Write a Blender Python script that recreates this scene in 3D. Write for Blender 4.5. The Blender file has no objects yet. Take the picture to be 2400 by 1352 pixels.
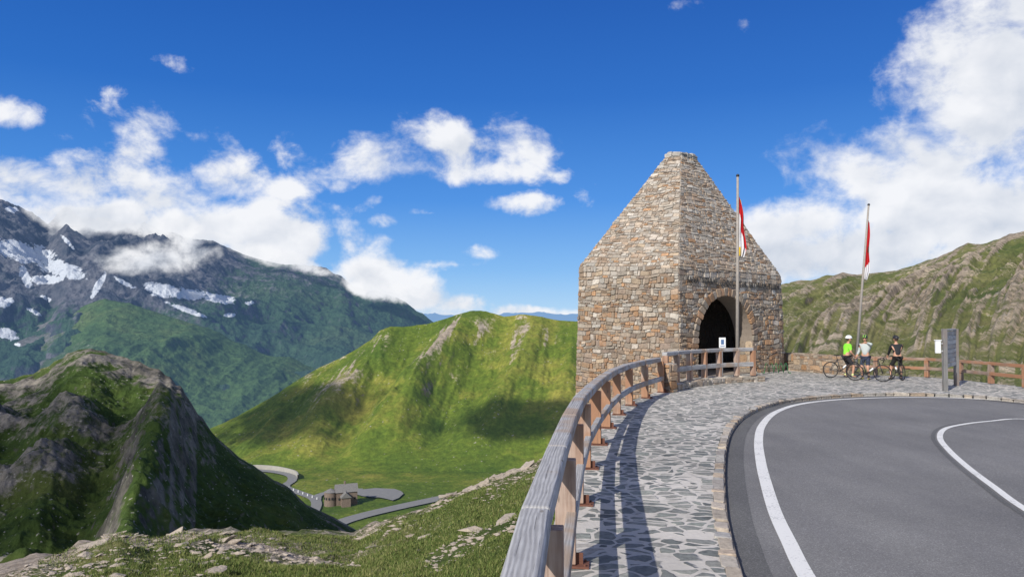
import bpy, bmesh, math, random
import numpy as np
from mathutils import Vector, Matrix
random.seed(7); np.random.seed(7)
F=1746.0; CZ=2.4; SL=0.018
PIT=math.atan(44/1746.0)
S=bpy.context.scene; COL=S.collection
U=random.uniform
# ------------------------------------------------------------ helpers
def ray(u,v):
    dx=(u-1200)/F; dz=(676-v)/F
    y=math.cos(PIT)-dz*math.sin(PIT); z=math.sin(PIT)+dz*math.cos(PIT)
    return dx/y, z/y
def gp(u,v,off=0.0):
    xr,zr=ray(u,v); D=(CZ-off)/(-zr-SL)
    return Vector((xr*D,D,-SL*D+off))
def gz(y,off=0.0): return -SL*y+off
def at(u,v,D):
    xr,zr=ray(u,v); return Vector((xr*D,D,CZ+zr*D))
def lerp(xs,ys):
    xs=np.array(xs,float); ys=np.array(ys,float)
    return lambda x: np.interp(x,xs,ys)
def catmull(pts,step=0.25):
    P=[Vector(p) for p in pts]; out=[]
    P=[P[0]*2-P[1]]+P+[P[-1]*2-P[-2]]
    for i in range(1,len(P)-2):
        n=max(2,int((P[i+1]-P[i]).length/step))
        for k in range(n):
            t=k/n
            a,b,c,d=P[i-1],P[i],P[i+1],P[i+2]
            out.append(0.5*((2*b)+(c-a)*t+(2*a-5*b+4*c-d)*t*t+(3*b-a-3*c+d)*t**3))
    out.append(P[-2].copy()); return out
_T=np.random.rand(256,256)
def vnoise(x,y,sd=0):
    x=x+sd*17.3; y=y+sd*9.7
    xi=np.floor(x).astype(int); yi=np.floor(y).astype(int)
    xf=x-xi; yf=y-yi
    xf=xf*xf*(3-2*xf); yf=yf*yf*(3-2*yf)
    g=lambda a,b:_T[a&255,b&255]
    return (g(xi,yi)*(1-xf)+g(xi+1,yi)*xf)*(1-yf)+(g(xi,yi+1)*(1-xf)+g(xi+1,yi+1)*xf)*yf
def fbm(x,y,o=5,sd=0,g=0.5):
    s=0;a=1;t=0
    for i in range(o):
        s=s+a*vnoise(x*2**i,y*2**i,sd+i*3); t+=a; a*=g
    return s/t
def ridged(x,y,o=5,sd=0,g=0.55):
    s=0;a=1;t=0
    for i in range(o):
        s=s+a*(1-np.abs(2*vnoise(x*2**i,y*2**i,sd+i*3)-1)); t+=a; a*=g
    return s/t
def mesh_obj(name,verts,faces,mats=(),smooth=False,cols=None,attrs=None,link=True):
    me=bpy.data.meshes.new(name)
    me.from_pydata([tuple(v) for v in verts],[],faces)
    me.update()
    for m in mats: me.materials.append(m)
    if smooth: me.polygons.foreach_set("use_smooth",[True]*len(me.polygons))
    if cols is not None:
        a=me.color_attributes.new("Col",'FLOAT_COLOR','POINT')
        a.data.foreach_set("color",np.array(cols,dtype=np.float32).ravel())
    if attrs:
        for k,vals in attrs.items():
            a=me.attributes.new(k,'FLOAT','POINT'); a.data.foreach_set("value",np.array(vals,dtype=np.float32).ravel())
    o=bpy.data.objects.new(name,me)
    if link: COL.objects.link(o)
    return o
def bm_obj(name,bm,mats=(),smooth=False):
    me=bpy.data.meshes.new(name); bm.to_mesh(me); bm.free()
    for m in mats: me.materials.append(m)
    if smooth: me.polygons.foreach_set("use_smooth",[True]*len(me.polygons))
    o=bpy.data.objects.new(name,me); COL.objects.link(o); return o
def empty(name,loc,label,cat,rotz=0,group=None):
    e=bpy.data.objects.new(name,None); e.empty_display_size=.2; COL.objects.link(e)
    e.location=loc; e.rotation_euler=(0,0,rotz); info(e,label,cat,group); return e
def info(o,label,cat,group=None):
    o["label"]=label; o["category"]=cat
    if group:o["group"]=group
def part(o,p,keep=True):
    o.parent=p
    if keep: o.matrix_parent_inverse=p.matrix_basis.inverted()
    return o
def tube(bm,p,q,r,r2=None,seg=8,caps=True):
    p=Vector(p);q=Vector(q); d=q-p; L=d.length
    if L<1e-6:return
    M=Matrix.Translation((p+q)/2)@d.to_track_quat('Z','Y').to_matrix().to_4x4()
    bmesh.ops.create_cone(bm,cap_ends=caps,segments=seg,radius1=r,radius2=r if r2 is None else r2,depth=L,matrix=M)
def bbox(bm,c,s,rot=None,bev=0,seg=2):
    M=Matrix.Translation(c)
    if rot is not None: M=M@rot.to_4x4()
    M=M@Matrix.Diagonal((s[0],s[1],s[2],1))
    r=bmesh.ops.create_cube(bm,size=1,matrix=M)
    if bev:
        es=set()
        for v in r['verts']: es.update(v.link_edges)
        bmesh.ops.bevel(bm,geom=list(es),offset=bev,segments=seg,affect='EDGES',profile=.5)
def beam(name,p,q,w,h,mat,bev=.012,seg=2):
    p=Vector(p);q=Vector(q);d=q-p;L=d.length
    bm=bmesh.new(); bbox(bm,(0,0,0),(L,w,h),bev=bev,seg=seg)
    o=bm_obj(name,bm,[mat],False)
    x=d.normalized(); up=Vector((0,0,1))
    if abs(x.z)>.95: up=Vector((0,1,0))
    y=up.cross(x).normalized(); z=x.cross(y)
    M=Matrix((x,y,z)).transposed().to_4x4(); M.translation=(p+q)/2
    o.matrix_basis=M
    return o
# ------------------------------------------------------------ node DSL
class NT:
    def __init__(s,t): s.t=t; s.t.nodes.clear()
    def n(s,ty,**k):
        nd=s.t.nodes.new(ty)
        for a,b in k.items(): setattr(nd,a,b)
        return nd
    def set(s,sock,v):
        if isinstance(v,bpy.types.NodeSocket): s.t.links.new(v,sock)
        elif v is not None:
            if hasattr(sock.default_value,'__len__') and len(sock.default_value)==4 and hasattr(v,'__len__') and len(v)==3: v=(*v,1)
            sock.default_value=v
    def m(s,op,a,b=None,c=None,clamp=False):
        nd=s.n('ShaderNodeMath',operation=op,use_clamp=clamp)
        s.set(nd.inputs[0],a)
        if b is not None:s.set(nd.inputs[1],b)
        if c is not None:s.set(nd.inputs[2],c)
        return nd.outputs[0]
    def vm(s,op,a,b=None,scale=None):
        nd=s.n('ShaderNodeVectorMath',operation=op)
        s.set(nd.inputs[0],a)
        if b is not None:s.set(nd.inputs[1],b)
        if scale is not None:s.set(nd.inputs['Scale'],scale)
        return nd.outputs['Value'] if op in('LENGTH','DOT_PRODUCT','DISTANCE') else nd.outputs[0]
    def mix(s,f,a,b,mode='MIX'):
        nd=s.n('ShaderNodeMix',data_type='RGBA',blend_type=mode)
        s.set(nd.inputs[0],f); s.set(nd.inputs[6],a); s.set(nd.inputs[7],b); return nd.outputs[2]
    def noise(s,vec,scale,det=4,rough=.55,dist=0,out=0):
        nd=s.n('ShaderNodeTexNoise'); s.set(nd.inputs['Vector'],vec)
        nd.inputs['Scale'].default_value=scale; nd.inputs['Detail'].default_value=det
        nd.inputs['Roughness'].default_value=rough; nd.inputs['Distortion'].default_value=dist
        return nd.outputs[out]
    def vor(s,vec,scale,feat='F1',out='Distance',rnd=1):
        nd=s.n('ShaderNodeTexVoronoi',feature=feat); s.set(nd.inputs['Vector'],vec)
        nd.inputs['Scale'].default_value=scale; nd.inputs['Randomness'].default_value=rnd
        return nd.outputs[out]
    def ss(s,x,a,b,lo=0.,hi=1.):
        nd=s.n('ShaderNodeMapRange',interpolation_type='SMOOTHSTEP'); s.set(nd.inputs[0],x)
        for i,v in enumerate((a,b,lo,hi)): s.set(nd.inputs[i+1],v)
        return nd.outputs[0]
    def ramp(s,x,stops):
        nd=s.n('ShaderNodeValToRGB'); s.set(nd.inputs[0],x); e=nd.color_ramp.elements
        while len(e)<len(stops): e.new(.5)
        for i,(p,c) in enumerate(stops): e[i].position=p; e[i].color=(*c,1)
        return nd.outputs[0]
    def mapping(s,vec,sc=(1,1,1),loc=(0,0,0),rot=(0,0,0)):
        nd=s.n('ShaderNodeMapping'); s.set(nd.inputs[0],vec)
        nd.inputs['Location'].default_value=loc; nd.inputs['Rotation'].default_value=rot; nd.inputs['Scale'].default_value=sc
        return nd.outputs[0]
    def obj(s): return s.n('ShaderNodeTexCoord').outputs['Object']
    def attr(s,name,out='Fac'): return s.n('ShaderNodeAttribute',attribute_name=name).outputs[out]
    def bump(s,h,st=.5,dist=.1):
        nd=s.n('ShaderNodeBump'); s.set(nd.inputs['Height'],h); nd.inputs['Strength'].default_value=st; nd.inputs['Distance'].default_value=dist
        return nd.outputs[0]
    def out(s,col,rough=.9,normal=None,spec=.3,metal=0,emis=None,alpha=None):
        b=s.n('ShaderNodeBsdfPrincipled'); s.set(b.inputs['Base Color'],col); s.set(b.inputs['Roughness'],rough)
        b.inputs['Specular IOR Level'].default_value=spec; b.inputs['Metallic'].default_value=metal
        if normal is not None:s.set(b.inputs['Normal'],normal)
        sh=b.outputs[0]
        if emis is not None:
            f,c=emis
            e=s.n('ShaderNodeEmission'); s.set(e.inputs[0],c)
            mx=s.n('ShaderNodeMixShader'); s.set(mx.inputs[0],f); s.t.links.new(sh,mx.inputs[1]); s.t.links.new(e.outputs[0],mx.inputs[2]); sh=mx.outputs[0]
        if alpha is not None:
            tr=s.n('ShaderNodeBsdfTransparent'); mx=s.n('ShaderNodeMixShader'); s.set(mx.inputs[0],alpha)
            s.t.links.new(tr.outputs[0],mx.inputs[1]); s.t.links.new(sh,mx.inputs[2]); sh=mx.outputs[0]
        o=s.n('ShaderNodeOutputMaterial'); s.t.links.new(sh,o.inputs[0])
def newmat(name):
    m=bpy.data.materials.new(name); m.use_nodes=True; m.cycles.emission_sampling='NONE'; return m,NT(m.node_tree)
def simple(name,col,rough=.6,var=.12,scale=20,metal=0,spec=.3,bump=.1):
    m,t=newmat(name); v=t.obj(); nz=t.noise(v,scale,4)
    c=t.mix(nz,tuple(x*(1-var) for x in col),tuple(min(1,x*(1+var)) for x in col))
    t.out(c,rough,t.bump(nz,bump,.01),spec,metal); return m
# ------------------------------------------------------------ materials
def mat_wood(name,base,dark,warm,warmamt):
    m,t=newmat(name); v=t.obj()
    rnd=t.n('ShaderNodeObjectInfo').outputs['Random']
    off=t.n('ShaderNodeCombineXYZ'); t.set(off.inputs[0],t.m('MULTIPLY',rnd,37.)); t.set(off.inputs[1],t.m('MULTIPLY',rnd,11.))
    v2=t.vm('ADD',v,off.outputs[0])
    g=t.noise(t.mapping(v2,(1.6,26,26)),1.6,5,.6,.7)
    w=t.n('ShaderNodeTexWave',wave_type='BANDS',bands_direction='Y'); t.set(w.inputs['Vector'],t.mapping(v2,(.7,5,3)))
    w.inputs['Scale'].default_value=2.2; w.inputs['Distortion'].default_value=9; w.inputs['Detail'].default_value=3; w.inputs['Detail Scale'].default_value=.6
    big=t.noise(v2,1.1,3); med=t.noise(v2,5,4,.6)
    crack=t.ss(t.noise(t.mapping(v2,(.9,34,34)),1.0,3,.5,.4),.64,.71)
    f=t.m('ADD',t.m('MULTIPLY',g,.5),t.m('MULTIPLY_ADD',w.outputs['Fac'],.22,t.m('MULTIPLY',med,.25)))
    c=t.mix(t.ss(f,.3,.72),dark,base)
    c=t.mix(t.ss(t.m('ADD',big,t.m('MULTIPLY',rnd,.25)),.62-warmamt*.4,.8-warmamt*.3),c,t.mix(f,tuple(x*.6 for x in warm),warm))
    c=t.mix(t.m('MULTIPLY',crack,.6),c,(.08,.075,.07))
    kn=t.vor(t.mapping(v2,(2.2,7,7)),1.0); c=t.mix(t.ss(kn,.06,.13,.7,0.),c,(.13,.11,.09))
    t.out(c,.85,t.bump(t.m('SUBTRACT',f,t.m('MULTIPLY',crack,.8)),.5,.008),.2); return m
M_wood=mat_wood('weathered_wood',(.46,.455,.45),(.27,.265,.265),(.42,.33,.26),.0)
M_woodo=mat_wood('brown_post_wood',(.44,.34,.28),(.25,.17,.13),(.42,.23,.14),.38)
M_woodb=mat_wood('brown_wood',(.33,.26,.22),(.18,.135,.11),(.38,.2,.12),.35)
M_rust=simple('rusty_metal',(.14,.06,.04),.8,.4,30)
M_dark=simple('dark_metal',(.03,.03,.035),.5)
M_black=simple('black_rubber',(.02,.02,.02),.7)
M_white=simple('white_paint',(.75,.76,.76),.6)
M_steel=simple('steel',(.45,.46,.47),.35,metal=.9)
def mat_stone(name,sc=1.,dark=1.):
    m,t=newmat(name); v=t.obj(); c=t.attr('Col','Color')
    n1=t.noise(v,9*sc,6,.65); n2=t.noise(v,45*sc,4,.6)
    c=t.mix(1,c,t.ramp(n1,[(.25,(.55*dark,.53*dark,.52*dark)),(.5,(.97*dark,.95*dark,.93*dark)),(.8,(1.38*dark,1.34*dark,1.28*dark))]),'MULTIPLY')
    lich=t.ss(t.noise(v,3.3*sc,5,.7),.56,.68)
    c=t.mix(t.m('MULTIPLY',lich,.3),c,(.33,.31,.28))
    t.out(c,.92,t.bump(t.m('ADD',n1,t.m('MULTIPLY',n2,.5)),.6,.025/sc),.2); return m
M_stone=mat_stone('rubble_stone')
M_mortar=simple('mortar',(.24,.20,.165),.95,.3,14,bump=.6)
M_kerb=mat_stone('kerb_stone',1.5)
def mat_paving():
    m,t=newmat('flagstone_paving'); v=t.obj()
    d=t.noise(v,1.5,2,.5,out=1)
    vv=t.vm('ADD',v,t.vm('SCALE',t.vm('SUBTRACT',d,(.5,.5,.5)),scale=.5))
    d3=t.noise(v,9,3,.6,out=1)
    vv=t.vm('ADD',vv,t.vm('SCALE',t.vm('SUBTRACT',d3,(.5,.5,.5)),scale=.05))
    vv=t.mapping(vv,(1,1.3,0))
    e=t.vor(vv,3.5,'DISTANCE_TO_EDGE','Distance',.75)
    cc=t.vor(vv,3.5,'F1','Color',.75)
    sep=t.n('ShaderNodeSeparateColor'); t.set(sep.inputs[0],cc)
    n1=t.noise(v,14,6,.65); n2=t.noise(v,70,3)
    stone=t.ramp(sep.outputs[0],[(0,(.115,.125,.118)),(.35,(.18,.19,.178)),(.65,(.25,.245,.22)),(.85,(.235,.25,.222)),(1,(.40,.37,.33))])
    stone=t.mix(1,stone,t.ramp(n1,[(.22,(.5,.5,.5)),(.78,(1.5,1.5,1.5))]),'MULTIPLY')
    mort=t.mix(n1,(.42,.39,.35),(.64,.60,.54))
    thr=t.m('MULTIPLY_ADD',t.noise(v,4,2),.13,.02)
    f=t.ss(t.m('SUBTRACT',e,thr),-.008,.016)
    c=t.mix(f,mort,stone)
    big=t.noise(v,.5,3); c=t.mix(1,c,t.ramp(big,[(.3,(.82,.82,.82)),(.7,(1.12,1.12,1.12))]),'MULTIPLY')
    st=t.ss(t.noise(v,2.2,5,.7),.55,.72,0.,.4); c=t.mix(st,c,(.15,.14,.125))
    h=t.m('ADD',f,t.m('MULTIPLY',n1,.6))
    t.out(c,.85,t.bump(h,.7,.02),.3); return m
M_pave=mat_paving()
def mat_asphalt(name,lo,hi):
    m,t=newmat(name); v=t.obj()
    sp=t.vor(v,90,'F1','Color'); sep=t.n('ShaderNodeSeparateColor'); t.set(sep.inputs[0],sp)
    n2=t.noise(v,140,2); big=t.noise(v,.35,4,.6); st=t.noise(t.mapping(v,(1.3,.25,1)),1.2,4)
    c=t.ramp(sep.outputs[0],[(0,tuple(x*.78 for x in lo)),(.5,lo),(.85,hi),(1,tuple(x*1.35 for x in hi))])
    c=t.mix(1,c,t.ramp(big,[(.3,(.86,.86,.86)),(.7,(1.12,1.12,1.12))]),'MULTIPLY')
    c=t.mix(1,c,t.ramp(st,[(.35,(.92,.92,.93)),(.65,(1.07,1.07,1.06))]),'MULTIPLY')
    t.out(c,.85,t.bump(t.m('ADD',sep.outputs[0],n2),.25,.004),.35); return m
M_asph=mat_asphalt('asphalt',(.17,.165,.16),(.2,.195,.19))
def mat_line():
    m,t=newmat('road_paint'); v=t.obj(); n=t.noise(v,30,5,.7); b=t.noise(v,2.5,3)
    c=t.mix(t.ss(t.m('ADD',n,t.m('MULTIPLY',b,.4)),.74,.88),(.70,.69,.66),(.35,.35,.34))
    t.out(c,.7,t.bump(n,.3,.005)); return m
M_line=mat_line()
def mat_hill(name,g1,g2,g3,rock1,rock2,s,haze=0,hz=(.2,.35,.65),speck=0,specks=1.,rockthr=.55,snow=False,steep=(.55,.75),bumpd=1.,fine=1.,spc=(.34,.31,.27)):
    m,t=newmat(name); v=t.obj()
    n1=t.noise(v,s,8,.6); n2=t.noise(v,s*5,8,.68); n3=t.noise(v,s*28,6,.7)
    g=t.ramp(t.m('ADD',t.m('MULTIPLY',n1,.6),t.m('MULTIPLY',n2,.4)),[(.36,g1),(.5,g2),(.62,g3)])
    g=t.mix(1,g,t.ramp(n3,[(.25,(.5,.5,.5)),(.55,(1,1,1)),(.8,(1.6,1.5,1.3))]),'MULTIPLY')
    rk=t.mix(t.ss(n2,.35,.65),rock1,rock2)
    rk=t.mix(1,rk,t.ramp(n3,[(.25,(.45,.45,.47)),(.5,(1,1,1)),(.8,(1.6,1.55,1.5))]),'MULTIPLY')
    a=t.attr('rock')
    f=t.m('ADD',a,t.m('MULTIPLY',t.m('SUBTRACT',t.m('ADD',t.m('MULTIPLY',n2,.5),t.m('MULTIPLY',n3,.5)),.5),1.9))
    f=t.ss(f,rockthr-.14,rockthr+.16)
    geo=t.n('ShaderNodeNewGeometry'); sx=t.n('ShaderNodeSeparateXYZ'); t.set(sx.inputs[0],geo.outputs['Normal'])
    stp=t.ss(t.m('ADD',sx.outputs[2],t.m('MULTIPLY',t.m('SUBTRACT',n3,.5),.6)),steep[0],steep[1],1.,0.)
    f=t.m('MAXIMUM',f,stp)
    c=t.mix(f,g,rk)
    if speck:
        vs=t.vm('ADD',v,t.vm('SCALE',t.noise(v,specks*1.5,3,.7,out=1),scale=1.2/specks))
        vd=t.vor(vs,specks); vc=t.vor(vs,specks,'F1','Color'); sp=t.n('ShaderNodeSeparateColor'); t.set(sp.inputs[0],vc)
        k=t.m('MULTIPLY',t.ss(t.m('ADD',vd,t.m('MULTIPLY',sp.outputs[1],.12)),.2,.3,1.,0.),t.ss(t.m('ADD',sp.outputs[0],t.m('MULTIPLY',t.m('SUBTRACT',n2,.5),2.4)),1-speck,1-speck+.06))
        c=t.mix(t.m('MULTIPLY',k,.8),c,spc)
    if snow:
        sn=t.m('ADD',t.attr('snow'),t.m('MULTIPLY',t.m('SUBTRACT',t.m('ADD',t.m('MULTIPLY',n2,.5),t.m('MULTIPLY',n3,.5)),.5),2.6))
        c=t.mix(t.ss(sn,.4,.47),c,t.mix(n2,(.5,.56,.62),(.9,.92,.95)))
    t.out(c,.95,t.bump(t.m('ADD',t.m('MULTIPLY',n2,1.2),t.m('MULTIPLY',n3,.5*fine)),.9,bumpd),.08,emis=(haze,hz) if haze else None)  # distance haze painted in as a constant bluish emission
    return m
M_near=mat_hill('near_slope_turf',(.06,.09,.025),(.10,.125,.035),(.18,.17,.075),(.24,.195,.15),(.44,.37,.30),.35,speck=.38,specks=7,rockthr=.52,steep=(.3,.45),bumpd=.15,spc=(.45,.40,.33))
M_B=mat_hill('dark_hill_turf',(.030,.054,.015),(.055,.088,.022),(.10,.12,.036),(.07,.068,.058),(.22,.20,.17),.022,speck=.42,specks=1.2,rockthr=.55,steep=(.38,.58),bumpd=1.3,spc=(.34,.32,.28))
M_C=mat_hill('green_hill_turf',(.055,.10,.014),(.115,.16,.02),(.25,.24,.045),(.16,.13,.095),(.40,.34,.265),.009,haze=.03,speck=.14,specks=.3,rockthr=.58,steep=(.34,.52),bumpd=2.2)
M_D=mat_hill('right_hill_turf',(.095,.125,.032),(.17,.18,.055),(.26,.235,.105),(.2,.16,.115),(.45,.37,.27),.035,haze=.02,speck=.3,specks=.6,rockthr=.55,steep=(.3,.5),bumpd=1.1)
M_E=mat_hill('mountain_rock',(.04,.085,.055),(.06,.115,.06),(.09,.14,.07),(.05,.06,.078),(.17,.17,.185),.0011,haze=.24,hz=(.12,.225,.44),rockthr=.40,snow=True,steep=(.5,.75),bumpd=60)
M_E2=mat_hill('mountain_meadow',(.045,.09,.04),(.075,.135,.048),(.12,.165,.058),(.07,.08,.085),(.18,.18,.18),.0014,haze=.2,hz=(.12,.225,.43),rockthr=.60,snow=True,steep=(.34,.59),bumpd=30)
# ------------------------------------------------------------ polar hills
def surf(px,s,sil,cD,D0,z0,shape,bD,bz,disp):
    v=sil(px); D1=cD(px)
    dz=(676-v)/F; yy=math.cos(PIT)-dz*math.sin(PIT); zz=(math.sin(PIT)+dz*math.cos(PIT))/yy
    xr=(px-1200)/F/math.cos(PIT)
    z1=CZ+zz*D1; D0v=D0(px); z0v=z0(px)
    sc=np.clip(s,0,1); k=np.clip(s-1,0,1)
    D=D0v+(D1-D0v)*sc; z=z0v+(z1-z0v)*shape(sc,D0v,D1)
    D=D+k*bD; z=z+(bz-z1)*(k**1.3)*(k>0)
    x=xr*D
    dd,at_=disp(x,D,z,np.clip(s,0,2),px)
    return x,D,z+dd,at_
def hill(name,p0,p1,nu,nv,args,mat,nvb=None):
    nvb=nvb or nv//4
    px=np.linspace(p0,p1,nu); s=np.concatenate([np.linspace(0,1,nv),1+np.linspace(0,1,nvb+1)[1:]])
    P,Sg=np.meshgrid(px,s); x,y,z,a=surf(P,Sg,*args)
    V=np.stack([x.ravel(),y.ravel(),z.ravel()],1); R=len(s)
    idx=np.arange(R*nu).reshape(R,nu)
    f=np.stack([idx[:-1,:-1].ravel(),idx[:-1,1:].ravel(),idx[1:,1:].ravel(),idx[1:,:-1].ravel()],1)
    me=bpy.data.meshes.new(name)
    me.vertices.add(len(V)); me.vertices.foreach_set('co',V.astype(np.float32).ravel())
    me.loops.add(f.size); me.loops.foreach_set('vertex_index',f.astype(np.int32).ravel())
    me.polygons.add(len(f)); me.polygons.foreach_set('loop_start',np.arange(0,f.size,4,dtype=np.int32)); 
    me.update(calc_edges=True); me.validate()
    me.polygons.foreach_set("use_smooth",[True]*len(me.polygons))
    me.materials.append(mat)
    for k,vals in a.items():
        at_=me.attributes.new(k,'FLOAT','POINT'); at_.data.foreach_set('value',np.broadcast_to(vals,x.shape).astype(np.float32).ravel())
    o=bpy.data.objects.new(name,me); COL.objects.link(o); o["kind"]="structure"; return o
lin=lambda s,a,b:s
def inter(l): return lerp([p[0] for p in l],[p[1] for p in l])
# A near slope
silA=inter([(-3000,2400),(-400,1480),(0,1352),(150,1300),(290,1248),(360,1264),(440,1246),(560,1248),(700,1256),(830,1258),(900,1228),(1000,1193),(1130,1138),(1250,1092),(1320,1010),(1400,950),(1550,918),(1700,905)])
def dispA(x,y,z,s,px):
    e=np.clip((y-1)/4,0,1)
    bumps=(fbm(x*.5,y*.5,5,1)-.5)*.6*e+(ridged(x*1.1,y*1.1,5,2)-.5)*.22*e
    rk=fbm(x*.25,y*.25,4,5); r=np.clip((s-.62)*1.6,0,.55)*(s<1.2)+(rk-.5)*1.2+.3*np.clip((500-px)/400,0,1)
    return bumps,{'rock':np.clip(r,0,1)}
argA=(silA,inter([(-3000,12),(0,15),(300,19),(600,21),(1000,24),(1250,24),(1400,34),(1700,36)]),lambda p:1.+0*p,lambda p:-.5+0*p,lin,45.,-34.,dispA)
hill('near_slope_terrain',-3000,1650,620,240,argA,M_near,30)
# B dark hill
silB=inter([(-900,960),(-300,930),(0,893),(40,888),(60,880),(82,877),(100,866),(118,860),(130,848),(148,843),(160,832),(185,824),(215,821),(250,829),(272,838),(290,841),(312,851),(330,853),(352,866),(375,870),(390,884),(402,889),(415,908),(428,920),(437,940),(452,962),(466,990),(478,999),(490,1012),(515,1036),(530,1046),(565,1078),(600,1098),(640,1128),(680,1148),(720,1190),(810,1245),(950,1330),(1300,1450)])
def dispB(x,y,z,s,px):
    e=.12+.88*np.sin(np.clip(s,0,1)*np.pi)**.7*(s<=1)
    r=ridged(x/40+.3*y/60,y/40,6,3,.58); r2=ridged(x/9,y/9,5,7)
    dn=1-np.clip(s,0,1)
    px2=px+dn*200; sn=np.sin(np.clip(s,0,1)*np.pi)**.6
    shelf=-9*np.exp(-((px2-330)/90)**2)*sn+8*np.exp(-((px2-470)/60)**2)*sn-5*np.exp(-((px2-120)/90)**2)*sn
    d=(r-.55)*15*e+(r2-.5)*4.0*(e+.12)+shelf
    rock=np.clip((r-.56)*2.4,0,.4)+np.clip((r2-.5)*1.6,0,.25)+.42*np.exp(-((px2-445)/75)**2)*np.clip(1.4-dn*1.5,0,1)+.12*np.exp(-((s-.95)/.06)**2)*np.clip((r2-.35)*2,0,1)
    return d,{'rock':np.clip(rock,0,.8)}
argB=(silB,inter([(-900,260),(200,235),(450,220),(800,215),(1300,200)]),lambda p:62+0*p,lambda p:-34+0*p,lambda s,a,b:s**.8,180.,-135.,dispB)
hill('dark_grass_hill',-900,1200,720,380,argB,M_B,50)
# C green hill + valley floor
silC=inter([(-400,1040),(300,1030),(490,1007),(530,990),(560,975),(640,930),(700,893),(750,862),(810,835),(870,802),(890,780),(915,768),(1000,757),(1060,742),(1100,735),(1140,731),(1180,738),(1230,738),(1290,750),(1350,756),(1500,752),(1700,740),(1900,720),(2200,700)])
ZV=-130.
def dispC(x,y,z,s,px):
    t=np.clip((s-.12)/.88,0,1); e=np.sin(t*np.pi*.97)**.85*(s<=1)+.02
    e=e*np.clip(s*8,0,1); dn=1-t
    warp=(fbm(px/90,t*3,4,71)-.5)*80
    q=px+warp
    rib=lambda pc,sl,w: np.exp(-((q-(pc-sl*dn))/w)**2)
    big=19*rib(1105,260,55)+11*rib(1265,150,40)+16*rib(885,200,60)-13*rib(1185,170,48)-12*rib(990,250,48)+10*rib(1380,100,45)+9*rib(700,120,40)
    r=ridged(x/24+dn*2.2+.4*fbm(x/50,y/50,3,11),t*1.6,5,13,.5)
    r2=ridged(x/9+dn*3,t*3.5,5,19,.56)
    d=big*e+(r-.6)*9*e+(r2-.5)*5.0*e+(fbm(x/7,y/7,4,17)-.5)*2.2*e
    streak=np.clip((r2-.46)*3.2,0,1)
    sc_=np.clip(.75*rib(1080,230,45)+.6*rib(1235,150,34)+.5*rib(900,230,50)+.5*rib(1160,200,30)+.45*rib(1310,120,26),0,1)*np.clip((t-.3)*3,0,1)*np.clip((1.02-t)*7,0,1)
    rk=sc_*(.15+.75*streak)+.12*np.exp(-((t-.98)/.03)**2)+np.clip((r2-.52)*1.1,0,.2)*np.clip(t*1.6-.2,0,1)
    rk=rk+.30*np.clip(1-np.abs(px-(750-60*dn))/150,0,1)*np.clip(t*2,0,1)
    return d,{'rock':np.clip(rk,0,.8)*np.clip((s-.1)*8,0,1)}
argC=(silC,inter([(-400,820),(490,800),(700,830),(1100,870),(1400,860),(2200,800)]),lambda p:600+0*p,lambda p:ZV-3+0*p,lambda s,a,b:np.where(s<.05,s*.6,.03+.97*((s-.05)/.95)**1.2),500.,-400.,dispC)
hill('green_ridge_hill',-400,2200,860,330,argC,M_C,40)
vg=np.meshgrid(np.linspace(-420,420,120),np.linspace(180,700,80))
vx,vy=vg[0].ravel(),vg[1].ravel()
idx=np.arange(120*80).reshape(80,120)
mesh_obj('valley_floor_ground',np.stack([vx,vy,ZV-.6+(fbm(vx/30,vy/30,4,21)-.5)*1.0],1),np.stack([idx[:-1,:-1].ravel(),idx[:-1,1:].ravel(),idx[1:,1:].ravel(),idx[1:,:-1].ravel()],1).tolist(),[M_C],True,attrs={'rock':0.05+0*vx})["kind"]="structure"
# D right hill
silD=inter([(1500,700),(1700,690),(1830,668),(1860,660),(1900,657),(1940,645),(1975,641),(2010,647),(2050,640),(2100,634),(2150,618),(2200,602),(2240,586),(2270,572),(2300,574),(2340,560),(2400,543),(2600,500),(3200,430)])
def dispD(x,y,z,s,px):
    e=np.sin(np.clip(s,0,1)*np.pi*.95)**.8*(s<=1)+.03
    dn=1-np.clip(s,0,1)
    u=px/105+dn*3.5+.8*fbm(px/150,s*3,3,31)
    r=ridged(u,s*1.3,6,33,.48); r2=ridged(px/26+dn*9,s*5,5,37,.55)
    d=(r-.6)*8.5*e+(r2-.5)*2.0*e+(fbm(x/4,y/4,4,35)-.5)*1.1*e
    rk=np.clip((r-.58)*2.2,0,.35)*np.clip(s*2.5,.25,1)+np.clip((r2-.48)*2.4,0,.42)+.10*s
    return d,{'rock':np.clip(rk,0,.75)}
argD=(silD,inter([(1500,300),(1900,290),(2400,230),(3200,200)]),lambda p:40+0*p,lambda p:-4.5+0*p,lambda s,a,b:s**1.1,150.,-60.,dispD)
hill('right_mountain_slope',1500,3200,700,330,argD,M_D,30)
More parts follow.
